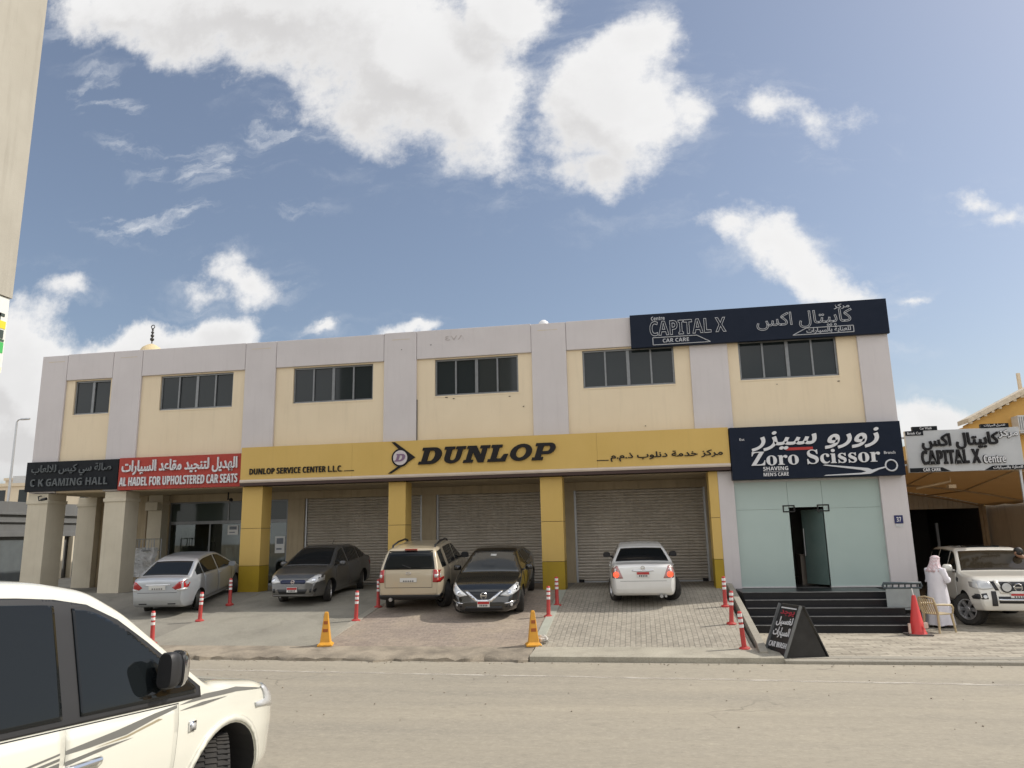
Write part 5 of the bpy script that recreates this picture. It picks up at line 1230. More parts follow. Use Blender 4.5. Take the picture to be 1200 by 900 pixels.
car('beige_offroader', 'beige compact off-roader with roof rails parked nose in beside the black saloon', sp, -6.35, -.97, 92.8, PB, det, mirror_mat=M_PLAST)

# black saloon facing the road
sp = dict(xf=2.37, xr=-2.5, wb=2.78, w=1.83, wr=.33, wscreen=(.28, 1.18), rscreen=(-1.95, -1.1), mirror=(.68, 1.02), rc=.10, crown=.035, spokes=7, wglass=simple('hazy windscreen', (.05, .055, .06), .06, spec=.7, coat=.4),
          top=[(-2.5, .62), (-2.46, .98), (-2.3, 1.06), (-2.0, 1.09), (-1.1, 1.40), (-.6, 1.46), (0, 1.475), (.25, 1.44), (1.22, .99), (1.5, .955), (2.02, .84), (2.22, .72), (2.32, .60), (2.37, .45)],
          bot=botl(2.37, -2.5, .18, .30, .42), plan=PLAN(2.37, -2.5, .70), h=[(.18, .82), (.35, .90), (.6, .915), (.85, .90), (.97, .86), (1.02, .84), (1.4, .62), (1.48, .55)],
          belt=[(-2, 1.05), (1.3, .96)], side=[(-.02, 1.02), (-1.0, -.09), (-1.55, -1.05)], doors=[(-.05, .95, .3), (-1.03, -.09, .3)])
PK = car_paint('black car paint', (.008, .0095, .010), .0, .2, dust=.02)
def det(t, sh, paint):
    hl = pp(t, sh, 'headlight', 'front', [(.42, .60), (.62, .57), (.86, .66), (.90, .80), (.80, .85), (.62, .72)], M_LAMP, both=True)
    lamp_bulb(hl, sh, 'front', .66, .67, .055, M_CHROME)
    pp(t, sh, 'grille', 'front', [(-.44, .68), (-.16, .47), (.16, .47), (.44, .68)], M_GRILLE)
    pp(t, sh, 'grille_trim', 'front', [(-.50, .70), (-.42, .70), (-.15, .50), (.15, .50), (.42, .70), (.50, .70), (.20, .445), (-.20, .445)], M_CHROME, .014)
    badge_ring(t, sh, .60, 'front', .075)
    pp(t, sh, 'lower_grille', 'front', [(-.5, .24), (.5, .24), (.46, .34), (-.46, .34)], M_GRILLE)
    pp(t, sh, 'fog_recess', 'front', [(.55, .32), (.78, .32), (.80, .42), (.60, .40)], M_GRILLE, both=True)
    fl = pp(t, sh, 'fog_trim', 'front', [(.53, .425), (.84, .455), (.84, .43), (.55, .40)], M_CHROME, .012, both=True)
    lamp_bulb(fl, sh, 'front', .70, .365, .04, M_LAMP)
    front_plate(t, sh, .40, 'front', .16, .15)
    pp(t, sh, 'taillight', 'rear', [(.5, .75), (.84, .75), (.84, .95), (.6, .95)], M_RLAMP, both=True)
    pp(t, sh, 'inspection_sticker', 'top', [(.42, -.08), (.42, .08), (.50, .08), (.50, -.08)], M_PLATE, .008)
car('black_saloon', 'glossy black saloon with chrome grille facing the road before the second shutter', sp, -4.13, -1.5, -87.8, PK, det)

# white full size off-roader in the side drive
sp = dict(xf=2.49, xr=-2.64, wb=3.075, w=1.995, wr=.395, wscreen=(.36, 1.14), rscreen=(-2.48, -2.25), rmode='rear', mirror=(.82, 1.36), rc=.11, crown=.035, tw=.27, gap=.08, msize=1.15, mtall=1.2, apil=.08, spokes=6, rimr=.62, inset=-.01,
          top=[(-2.64, .8), (-2.6, 1.15), (-2.5, 1.32), (-2.28, 1.82), (-2.1, 1.89), (-1.0, 1.93), (.1, 1.90), (.32, 1.85), (1.16, 1.33), (1.5, 1.30), (2.1, 1.25), (2.34, 1.16), (2.43, .95), (2.49, .72)],
          bot=botl(2.49, -2.64, .40, .55, .6), plan=PLAN(2.49, -2.64, .80, .9), h=[(.38, .90), (.6, .98), (1.0, .995), (1.22, .97), (1.3, .95), (1.8, .78), (1.93, .68)],
          belt=[(-2.5, 1.32), (1.2, 1.27)], side=[(-.02, .95), (-1.15, -.10), (-2.2, -1.25)], doors=[(-.05, .95, .52), (-1.1, -.10, .52)], wglass=simple('brownish windscreen', (.03, .024, .016), .05, spec=.5))
PP = car_paint('white offroader paint', (.66, .64, .58), dust=.12)
def det(t, sh, paint):
    hl = pp(t, sh, 'headlight', 'front', [(.52, .97), (.74, .93), (.97, .98), (1.0, 1.14), (.9, 1.17), (.6, 1.12)], M_LAMP, .01, both=True)
    pp(t, sh, 'grille', 'front', [(-.36, .88), (.36, .88), (.42, 1.12), (-.42, 1.12)], M_GRILLE, .01)
    pp(t, sh, 'grille_wing', 'front', [(.40, 1.13), (.57, 1.13), (.5, .92), (.42, .92)], M_GRILLE, .012, both=True)
    pp(t, sh, 'grille_trim', 'front', [(-.50, 1.14), (-.41, 1.14), (-.34, .90), (.34, .90), (.41, 1.14), (.50, 1.14), (.40, .85), (-.40, .85)], paint, .03)
    badge_ring(t, sh, .99, 'front', .085)
    for s in (1, -1):
        hit = sh.bvh.ray_cast(Vector((6, s*.26, 1.0)), Vector((-1, 0, 0)))[0]; M = Matrix.Translation((hit.x+.03, s*.26, 1.0)) @ Matrix.Rotation(R(90), 4, 'Y')
        bm = B(); lathe(bm, [(.10, -.05), (.115, .02), (.10, .06), (.001, .065)], 20, M=M); obj('spot_lamp', bm, M_LAMP, t, smooth=40)
        bm = B(); torus(bm, .118, .016, M @ Matrix.Translation((0, 0, .04)), 20, 6); box(bm, hit.x-.05, hit.x+.04, s*.26-.02, s*.26+.02, .80, .90); obj('spot_lamp_bezel', bm, M_PLAST, t)
    pp(t, sh, 'bumper_upright', 'front', [(.50, .56), (.62, .56), (.60, .90), (.50, .90)], M_PLAST, .025, both=True)
    fg = pp(t, sh, 'fog_recess', 'front', [(.68, .72), (.92, .70), (.95, .82), (.70, .86)], M_GRILLE, .01, both=True)
    lamp_bulb(fg, sh, 'front', .74, .77, .045, M_LAMP)
    pp(t, sh, 'lower_grille', 'front', [(-.46, .62), (.46, .62), (.46, .78), (-.46, .78)], M_GRILLE, .01)
    pp(t, sh, 'bumper_bar', 'front', [(-.47, .68), (.47, .68), (.47, .72), (-.47, .72)], M_CHROME, .03)
    front_plate(t, sh, .80, 'front', .2, .12)
    pp(t, sh, 'fender_vent', 'side', [(.98, 1.08), (1.16, 1.04), (1.18, 1.14), (1.0, 1.17)], M_PLAST, .01, both=True)
    bm = B(); box(bm, -.6, .05, -.4, .4, 1.90, 1.935); obj('sunroof', bm, M_CGLASS, t, bevel=.01)
    pp(t, sh, 'side_step', 'side', [(-.95, .42), (.95, .42), (.95, .50), (-.95, .50)], M_PLAST, .05, both=True)
car('white_offroader', 'large white off-roader with round spot lamps in the side drive beside the man', sp, 9.30, -.1, -97.2, PP, det, zp=(.05, 0))

# cream off-roader close by on the left
FA = 1.425
sp = dict(xf=2.345, xr=-2.61, wb=2.85, w=1.97, wr=.39, wscreen=(.30, 1.16), rscreen=(-2.46, -2.24), rmode='rear', mirror=(.66, 1.30), rc=.10, crown=.05, tw=.275, gap=.085, msize=1.0, mtall=1.5, mslim=.54, goff=.012, wres=.022, dtop=.05, hdrop=.20, hsize=1.45, apil=.09, spokes=6, rimr=.6,
          top=[(-2.61, .8), (-2.58, 1.12), (-2.48, 1.30), (-2.26, 1.80), (-2.1, 1.87), (-1, 1.915), (-.2, 1.90), (.15, 1.85), (.42, 1.72), (1.17, 1.20), (1.4, 1.185), (1.9, 1.13), (2.15, 1.06), (2.27, .93), (2.345, .68)],
          bot=botl(2.345, -2.61, .40, .52, .6), plan=PLAN(2.345, -2.61, .76, .9), h=[(.36, .90), (.5, .96), (.75, .985), (.95, .982), (1.08, .965), (1.17, .945), (1.22, .93), (1.72, .79), (1.8, .76), (1.93, .66)],
          belt=[(-2.5, 1.16), (1.2, 1.13)], marg=.15, side=[(-.02, 1.0), (-1.0, -.15), (-2.2, -1.12)], doors=[(-.12, .80, .50), (-1.0, -.14, .50)], handle=M_CHROME, pillar=[(-1.15, -.03), (-2.25, -.99)])
PC = car_paint('cream white paint', (.70, .69, .60), dust=.05, rough=.22)
def det(t, sh, paint):
    hl = pp(t, sh, 'headlight', 'front', [(.58, .88), (.80, .86), (.95, .92), (.95, 1.06), (.70, 1.04)], M_LAMP, .012, both=True, res=.03)
    pp(t, sh, 'corner_lamp', 'side', [(2.10, .95), (2.21, .92), (2.22, .99), (2.13, 1.03)], M_LAMP, .010, both=True, res=.03)
    pp(t, sh, 'grille', 'front', [(-.50, .82), (.50, .82), (.54, 1.03), (-.54, 1.03)], M_CHROME, .012)
    pp(t, sh, 'window_surround', 'side', sh.side_poly(-2.3, 1.06, [(-2.5, 1.125), (1.2, 1.095)], .112), M_PLAST, .005, both=True, res=.022)
    # side stripes sweeping along the belt
    M_ST1 = simple('grey side stripe', (.15, .148, .135), .45); M_ST2 = simple('tan side stripe', (.33, .28, .18), .4)
    pp(t, sh, 'stripe', 'side', [(-.12, .985), (.25, 1.02), (.58, 1.062), (.80, 1.08), (.80, 1.062), (.58, 1.03), (.34, .985), (.05, .968), (-.12, .965)], M_ST1, .0075, both=True, skirt=0, res=.04)
    pp(t, sh, 'stripe', 'side', [(.08, .958), (.34, .968), (.66, 1.018), (.62, 1.025), (.34, .978)], M_ST2, .0080, both=True, skirt=0, res=.04)
    pp(t, sh, 'stripe', 'side', [(-.12, .905), (.15, .935), (.40, .958), (.15, .952), (-.12, .93)], M_ST1, .0075, both=True, skirt=0, res=.04)
    pp(t, sh, 'stripe', 'side', [(.83, 1.075), (1.10, 1.11), (1.50, 1.105), (1.95, 1.04), (1.5, 1.075), (1.12, 1.078)], M_ST1, .004, both=True, skirt=0, res=.04)
    pp(t, sh, 'stripe', 'side', [(.83, 1.04), (1.08, 1.062), (1.38, 1.06), (1.08, 1.04)], M_ST1, .004, both=True, skirt=0, res=.04)
    for z, w_ in ((.915, .030), (.955, .014), (.982, .010)): pp(t, sh, 'stripe', 'side', [(-1.0, z-.10), (-.16, z-.012), (-.16, z-.012+w_), (-1.0, z-.10+w_)], M_ST1, .0075, both=True, skirt=0, res=.05)
    pp(t, sh, 'stripe', 'side', [(-1.0, .66), (-.22, .80), (-.5, .80), (-1.0, .74)], M_ST2, .0075, both=True, skirt=0, res=.05)
    pp(t, sh, 'indicator', 'side', [(.93, .895), (1.00, .895), (1.00, .955), (.93, .955)], M_CHROME, .012, both=True, res=.03)
    pp(t, sh, 'indicator_lens', 'side', [(.943, .907), (.988, .907), (.988, .943), (.943, .943)], M_LAMP, .016, both=True, res=.03)
    for s in (1, -1):
        bm = B(); y0 = sh.w(.8, 1.24)-.0
        rings = []
        for xx, sc in ((.10, .35), (.085, .75), (.05, .97), (.025, 1.0)): rings.append([(.665+xx*1.1, s*(y0+.10+.06*sc*se(math.cos(a))), 1.32+.118*sc*se(math.sin(a))) for a in [k*2*math.pi/24 for k in range(24)]])
        loft(bm, rings); obj('mirror_cap', bm, M_CHROME, t, smooth=45)
    # door handle cups: shade of the hollow put into a darker paint patch
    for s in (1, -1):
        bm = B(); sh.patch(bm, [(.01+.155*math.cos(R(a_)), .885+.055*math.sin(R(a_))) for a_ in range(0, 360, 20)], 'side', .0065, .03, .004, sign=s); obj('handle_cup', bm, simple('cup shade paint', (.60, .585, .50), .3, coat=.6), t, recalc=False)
    bm = B()
    for s in (1, -1): sh.patch(bm, [(-2.1, s*.615), (-.1, s*.615), (.10, s*.60), (.10, s*.585), (-.1, s*.60), (-2.1, s*.60)], 'top', .003, .05, 0)
    obj('roof_drip_seam', bm, M_PLAST, t, recalc=False)
    pp(t, sh, 'arch_lip', 'side', [(FA+.485*math.cos(R(a)), .39+.485*math.sin(R(a))) for a in range(-5, 186, 10)]+[(FA+.53*math.cos(R(a)), .39+.53*math.sin(R(a))) for a in range(185, -6, -10)], paint, .014, both=True, res=.05)
    pp(t, sh, 'side_step', 'side', [(-.9, .42), (.85, .42), (.85, .48), (-.9, .48)], M_PLAST, .06, both=True)
    bm = B(); 
    for s in (1, -1): box(bm, 1.2, 1.7, s*.42-.1, s*.42+.1, .25, .55)
    obj('axle', bm, M_PLAST, t)
    # tread on the visible tyres
q, p_ = R(86.2), -.062
xx, yy, zz = -4.047-math.cos(q)*FA, -17.569-math.sin(q)*FA, .402+.062*FA
car('cream_offroader', 'cream off-roader with grey side stripes close by at the lower left', sp, xx, yy, 86.2, PC, det, zp=(zz, p_), mirror_mat=M_PLAST, glass=M_CGLASS)
# ------------------------------------------------------------------ bollards, cones
M_BRED = mat('faded red plastic', (.52, .035, .035), .5, c2=(.34, .05, .04), scale=9, streak=.3)
M_BRF = simple('white reflective band', (.72, .70, .68), .4)
def bollard(x, y, label, tilt=(0, 0)):
    t = thing('bollard', label, 'bollard', (x, y, gz(x, y)), group='red and white flexible bollards'); t.rotation_euler = (tilt[0], tilt[1], 0)
    bm = B(); lathe(bm, [(.115, -.03), (.115, .018), (.10, .03), (.06, .045), (.052, .07), (.047, .40), (.044, .74), (.034, .755), (.001, .757)], 20); obj('post', bm, M_BRED, t, smooth=40)
    for z in (.46, .57, .68):
        bm = B(); lathe(bm, [(.0475, z-.032), (.0495, z-.03), (.0490, z+.03), (.0465, z+.032)], 20, cap=False); obj('reflective_band', bm, M_BRF, t, smooth=40)
for x, y, lb, tl in (
    (-11.75, -6.04, 'red bollard nearest the road, just past the cream off-roader bonnet', (0, -.03)),
    (-11.89, -3.86, 'red bollard standing beside the rear wheel of the silver saloon', (.03, .05)),
    (-12.15, -1.93, 'red bollard in the shade by the first yellow column', (0, 0)),
    (-7.45, -3.86, 'red bollard standing between the grey saloon and the beige off-roader', (.03, .04)),
    (-7.39, -2.34, 'red bollard half hidden behind the rear corner of the beige off-roader', (0, 0)),
    (-2.44, -3.48, 'red bollard behind the second yellow cone beside the black saloon', (0, .02)),
    (-2.35, -2.23, 'red bollard in the shade left of the white saloon', (0, 0)),
    (2.05, -2.45, 'red bollard farthest back along the sloping kerb by the black steps', (0, 0)),
    (1.98, -4.22, 'red bollard in the sun halfway down the sloping kerb', (.02, .06)),
    (1.99, -6.25, 'red bollard leaning at the foot of the ramp near the board', (.04, -.07))):
    bollard(x, y, lb, tl)
M_YC = mat('orange yellow plastic', (.72, .35, .03), .45, c2=(.62, .29, .03), scale=5)
def yellow_cone(x, y, label, rag=False):
    t = thing('warning_cone', label, 'cone', (x, y, gz(x, y)), rz=.25, group='square yellow warning cones')
    bm = B(); loft(bm, [[(sx*w, sy*w, z) for sx, sy in ((-1, -1), (1, -1), (1, 1), (-1, 1))] for w, z in ((.17, -.01), (.17, .03), (.13, .06), (.115, .08), (.045, .70), (.036, .74))]); obj('cone', bm, M_YC, t, bevel=.012)
    bm = B()
    for w, z in ((.090, .30), (.071, .47)): box(bm, -w*.62, w*.62, -w-.006, -w+.012, z, z+.07)
    obj('warning_mark', bm, simple('brown warning print', (.36, .10, .02), .5), t)
    if rag:
        bm = B(); rnd = random.Random(2)
        ball(bm, (.17, .10, .10), .13, (1.1, .9, .75), sub=3)
        for v in bm.verts: v.co += Vector((rnd.uniform(-.02, .02), rnd.uniform(-.02, .02), rnd.uniform(-.02, .02)))
        o = obj('plastic_bag', bm, mat('white bag plastic', (.62, .60, .55), .4, c2=(.2, .18, .16), scale=9), None, smooth=30)
        o.location = (x, y+.05, gz(x, y)); tag(o, 'crumpled white plastic bag lying behind the second yellow cone', 'plastic bag')
yellow_cone(-7.29, -6.12, 'yellow warning cone standing alone below the grey saloon')
yellow_cone(-2.47, -6.06, 'yellow warning cone with a white bag at its foot by the brick bay', True)
# large red cone
t = thing('traffic_cone', 'tall red traffic cone standing at the right end of the black steps', 'traffic cone', (6.30, -3.42, .05))
bm = B(); box(bm, -.27, .27, -.24, .24, 0, .035); obj('base', bm, mat('cone base rubber', (.10, .085, .075), .8), t, bevel=.01)
bm = B(); lathe(bm, [(.20, .035), (.185, .07), (.17, .09), (.045, .88), (.036, .905), (.001, .91)], 28); obj('cone', bm, mat('red cone plastic', (.58, .035, .03), .45, c2=(.5, .04, .035), scale=4), t, smooth=40)
bm = B(); tube(bm, [(0, 0, .90), (-.02, 0, 1.06)], .012); obj('pole', bm, M_BRF, t)
bm = B(); box(bm, .10, .19, -.17, -.12, .17, .30); box(bm, -.24, -.19, -.16, -.1, .05, .28); obj('torn_sleeve', bm, mat('torn sleeve', (.62, .45, .38), .6), t, bevel=.01)
# sandwich board
t = thing('sandwich_board', 'black folding sandwich board with white Arabic car wash lettering on the pavement', 'board', (2.98, -6.33, .05), rz=0)
# left leaf faces left towards the road, right leaf is plain; apex at top
A0, A1 = Vector((2.40, -6.22, .05)), Vector((2.70, -6.88, .05))      # foot of the lettered leaf
C0, C1 = Vector((3.22, -6.02, .05)), Vector((3.52, -6.68, .05))      # foot of the plain leaf
T0, T1 = (A0+C0)/2+Vector((0, 0, .98)), (A1+C1)/2+Vector((0, 0, .98))
def leaf(a0, a1, t0, t1, th, nm, m):
    n = (a1-a0).cross(t0-a0).normalized()*th
    bm = B(); loft(bm, [[a0, a1, a1+n, a0+n], [t0, t1, t1+n, t0+n]])
    for v in bm.verts: v.co -= t.location
    return obj(nm, bm, m, t, bevel=.004)
M_BB = mat('black painted board', (.018, .018, .019), .35, c2=(.03, .03, .03), scale=4)
T1b = T1
leaf(A0, A1, T0, T1, -.025, 'lettered_leaf', M_BB); leaf(C0+Vector((.02, 0, 0)), C1+Vector((.02, 0, 0)), T0+Vector((.03, 0, 0)), T1+Vector((.03, 0, 0)), -.025, 'plain_leaf', M_BB)
bm = B(); n_ = (A1-A0).normalized()*.012
loft(bm, [[A1-n_*3, C1-n_*3, T1-n_*3], [A1-n_*2, C1-n_*2, T1-n_*2]])
for v in bm.verts: v.co -= t.location
obj('side_panel', bm, M_BB, t)
ex = (A1-A0).normalized(); ez = ((T0-A0)).normalized(); ey = ez.cross(ex).normalized()
w_ = (A1-A0).length; hgt = (T0-A0).length
MB_ = Matrix((ex, ey, ez)).transposed().to_4x4(); MB_.translation = A0-t.location
sgn = 1 if (MB_ @ Vector((0, 1, 0))-MB_ @ Vector((0, 0, 0))).dot(Vector((1, .4, -.3))) > 0 else -1
bm = B()
for xx in (0.0, w_-.025): box(bm, xx, xx+.025, -.055, .002, 0.0, hgt, M=MB_)
obj('edge_strip', bm, M_ALU, t)
bm = B(); yb = -.028
letters(bm, arabic('لغسيل'), .10, w_-.10, .60, .80, yb, .006, .02, M=MB_); letters(bm, arabic('السيارات'), .09, w_-.09, .36, .58, yb, .006, .02, M=MB_)
letters(bm, sans('CAR WASH'), .07, w_-.07, .17, .28, yb, .006, M=MB_); box(bm, .12, w_-.10, yb-.006, yb, .975, 1.0, M=MB_)
obj('lettering', bm, M_LETW, t)
bm = B(); letters(bm, arabic('يوجد'), .14, w_-.12, .82, .94, yb, .006, .015, M=MB_); obj('red_lettering', bm, simple('red print', (.38, .03, .05), .5), t)
# patio chairs, cup
def monobloc(name, label, x, y, rz, m, back_m=None, backz=(.42, .82)):
    t = thing(name, label, 'chair', (x, y, .05), rz=rz, group='plastic chairs by the steps')
    bm = B(); loft(bm, [[(px, py, z) for px, py in ((-.22, -.22), (.0, -.235), (.22, -.22), (.235, 0), (.22, .22), (0, .235), (-.22, .22), (-.235, 0))] for z in (.415, .44)]); obj('seat', bm, m, t, bevel=.008)
    bm = B()
    for k in range(7):
        yy = -.18+.06*k; tube(bm, [(-.20, yy, .44), (-.27, yy*1.08, .62), (-.30, yy*1.12, .78)], .016, 6)
    tube(bm, [(-.215, -.23, .43), (-.285, -.25, .66), (-.31, -.22, .80), (-.325, 0, .835), (-.31, .22, .80), (-.285, .25, .66), (-.215, .23, .43)], .024, 8); obj('backrest', bm, back_m or m, t, smooth=50)
    for s in (1, -1):
        bm = B(); tube(bm, [(-.285, s*.25, .66), (-.05, s*.29, .655), (.15, s*.285, .64), (.22, s*.26, .58), (.215, s*.235, .44)], [.022, .026, .026, .022, .02], 8); obj('armrest', bm, m, t, smooth=50)
        for xx in (-1, 1):
            bm = B(); tube(bm, [(xx*.20, s*.205, .43), (xx*.245, s*.235, 0)], [.03, .022], 8); obj('leg', bm, m, t, smooth=50)
M_TANP = mat('tan plastic', (.46, .37, .22), .45, c2=(.40, .32, .19), scale=5)
monobloc('plastic_chair', 'tan plastic garden chair standing on the pavement behind the red cone', 6.98, -2.85, .45, M_TANP)
t = thing('folding_chair', 'grey chair with a dark blue grey slotted backrest beside the white column', 'chair', (6.45, -1.95, .05), rz=R(90), group='plastic chairs by the steps')
M_BG = mat('dark blue grey plastic', (.055, .075, .085), .45); M_PG = mat('milky grey plastic', (.30, .33, .33), .35)
bm = B()
tube(bm, [(-.24, -.46, 1.02), (-.27, -.44, 1.10), (-.27, .44, 1.10), (-.24, .46, 1.02)], .035); tube(bm, [(-.24, -.46, .98), (-.24, .46, .98)], .025)
for k in range(6): tube(bm, [(-.24, -.36+.145*k, .98), (-.265, -.36+.145*k, 1.09)], .02, 6)
obj('backrest', bm, M_BG, t, smooth=50)
bm = B(); box(bm, -.25, -.22, -.40, .40, .50, .97); obj('back_panel', bm, M_PG, t, bevel=.01)
bm = B(); box(bm, -.25, .22, -.42, .42, .44, .48); obj('seat', bm, M_PG, t, bevel=.012)
for sx in (-.22, .19):
    for sy in (-.40, .40):
        bm = B(); tube(bm, [(sx, sy, .45), (sx*1.1, sy*1.05, 0)], .02, 8); obj('leg', bm, M_STEEL, t)
t = thing('jerry_can', 'black plastic jerry can standing under the grey chair', 'can', (6.55, -2.15, .05))
bm = B(); box(bm, -.14, .14, -.1, .1, 0, .36); obj('can', bm, M_PLAST, t, bevel=.025)
bm = B(); tube(bm, [(-.1, 0, .34), (-.08, 0, .42), (.06, 0, .42), (.08, 0, .34)], .018); obj('handle', bm, M_PLAST, t)
t = thing('paper_cup', 'white paper cup left on the right end of the top step', 'cup', (6.66, -1.2, .78))
bm = B(); lathe(bm, [(.035, 0), (.05, .15), (.053, .155), (.046, .15), (.032, .01)], 16); obj('cup', bm, M_PLATE, t, smooth=40)
# wrapped seats on a rack by the shop front
t = thing('seat_rack', 'metal rack holding a seat wrapped in crumpled white plastic left of the shop window', 'rack', (-17.55, 1.6, .9))
bm = B()
for xx in (-.45, .45):
    for yy in (-.2, .2): tube(bm, [(xx, yy, 0), (xx, yy, 1.75)], .02, 6)
for z in (.15, .55, 1.35, 1.75):
    for yy in (-.2, .2): tube(bm, [(-.45, yy, z), (.45, yy, z)], .016, 6)
for k in range(7): tube(bm, [(-.35+.117*k, -.2, 1.35), (-.35+.117*k, -.2, 1.75)], .012, 6)
obj('frame', bm, M_STEEL, t)
bm = B(); bmesh.ops.create_grid(bm, x_segments=22, y_segments=22, size=.5); rnd = random.Random(8)
bmesh.ops.transform(bm, matrix=Matrix.Translation((0, -.28, .95)) @ Matrix.Rotation(R(82), 4, 'X'), verts=bm.verts)
r2 = bmesh.ops.extrude_face_region(bm, geom=list(bm.faces)); 
for v in [g for g in r2['geom'] if isinstance(g, bmesh.types.BMVert)]: v.co += Vector((0, .2, 0))
for v in bm.verts: v.co += Vector((rnd.uniform(-.015, .015), rnd.uniform(-.035, .03), rnd.uniform(-.015, .015)))+Vector((0, .05*math.sin(v.co.x*9)+.04*math.sin(v.co.z*11), 0))
o = obj('wrapped_seat', bm, mat('crumpled white plastic', (.80, .80, .79), .35, c2=(.62, .62, .61), scale=5), None, smooth=25); o.location = t.location
tag(o, 'crumpled white plastic wrapped seat resting on the metal rack', 'car seat')
# things behind the shop window
t = thing('curtain', 'cream curtain gathered to one side behind the shop window', 'curtain', (-16.95, 3.35, .95))
bm = B(); rings = []
for k in range(9):
    z = 2.1-k*.2; w = .28-.024*k; rings.append([(-.1+w*(i/16-.5)*2-.035*k, .035*math.sin(i*1.9)+(.012 if 0 else 0), z) for i in range(17)])
loft(bm, rings, cap=False, closed=False); c_ = obj('cloth', bm, mat('cream cloth', (.55, .50, .38), .9), t, smooth=60); md = c_.modifiers.new('t', 'SOLIDIFY'); md.thickness = .012
for k, (x, z, c, h_) in enumerate(((-15.55, .95, (.62, .62, .60), 1.35), (-15.2, .95, (.45, .44, .42), 1.9), (-16.3, .95, (.05, .045, .04), 1.6), (-14.95, .95, (.06, .055, .05), 1.5), (-14.3, .95, (.5, .49, .46), 1.2))):
    t = thing('upholstery_roll', ('white', 'grey', 'black', 'charcoal', 'pale')[k]+' roll of upholstery fabric standing behind the shop window', 'fabric roll', (x, 3.75, .9), group='fabric rolls in the shop')
    bm = B(); lathe(bm, [(.13, 0), (.135, .02), (.13, h_), (.03, h_), (.03, h_-.05)], 18); obj('roll', bm, simple('roll fabric', c, .8), t, smooth=40)
    bm = B(); lathe(bm, [(.03, h_-.2), (.03, h_+.06), (.02, h_+.06)], 10); obj('core', bm, M_BEIGE, t)
for x, z, w, h_, lb in ((-13.15, 2.05, .38, .6, 'pale poster with a white label stuck inside the shop window by the yellow column'), (-15.05, 2.75, .42, .34, 'white notice stuck high inside the shop window')):
    t = thing('poster', lb, 'poster', (x, 3.066, z)); bm = B(); box(bm, -w/2, w/2, -.006, 0, 0, h_); obj('sheet', bm, M_PLATE, t)
    bm = B(); box(bm, -w*.35, w*.35, -.009, -.0065, h_*.55, h_*.9); box(bm, -w*.35, w*.2, -.009, -.0065, h_*.2, h_*.3); obj('print', bm, simple('poster print', (.15, .17, .2), .6), t)
# camera bracket on the first column
t = thing('security_camera', 'small dark security camera on a bent arm at the top of the first column', 'camera', (-20.55, -.02, 4.15))
bm = B(); tube(bm, [(-.05, .0, .05), (-.05, -.12, .02), (.06, -.2, -.12), (.2, -.22, -.10)], .02); obj('arm', bm, M_PLAST, t)
bm = B(); M_ = Matrix.Translation((.28, -.24, -.08)) @ Matrix.Rotation(R(80), 4, 'Y'); lathe(bm, [(.045, -.1), (.05, .1), (.03, .1), (.03, .08)], 12, M=M_); obj('camera_head', bm, M_PLAST, t)

# ------------------------------------------------------------------ people
M_SKIN = mat('brown skin', (.30, .16, .095), .5, c2=(.26, .135, .08), scale=12)
def skin_body(name, joints, edges, parent, m, sub=2):
    me = bpy.data.meshes.new(name); me.from_pydata([j[:3] for j in joints], edges, [])
    o = bpy.data.objects.new(name, me); COL.objects.link(o)
    md = o.modifiers.new('skin', 'SKIN'); md.use_smooth_shade = True
    for i, j in enumerate(joints): me.skin_vertices[0].data[i].radius = (j[3], j[4] if len(j) > 4 else j[3])
    me.skin_vertices[0].data[0].use_root = True
    sd = o.modifiers.new('sub', 'SUBSURF'); sd.levels = sub; sd.render_levels = sub
    m2 = bpy.data.meshes.new_from_object(o.evaluated_get(bpy.context.evaluated_depsgraph_get()))
    bpy.data.objects.remove(o); bpy.data.meshes.remove(me)
    m2.name = name; m2.materials.clear(); m2.materials.append(m)
    for p in m2.polygons: p.use_smooth = True
    q = bpy.data.objects.new(name, m2); COL.objects.link(q); q.parent = parent
    return q
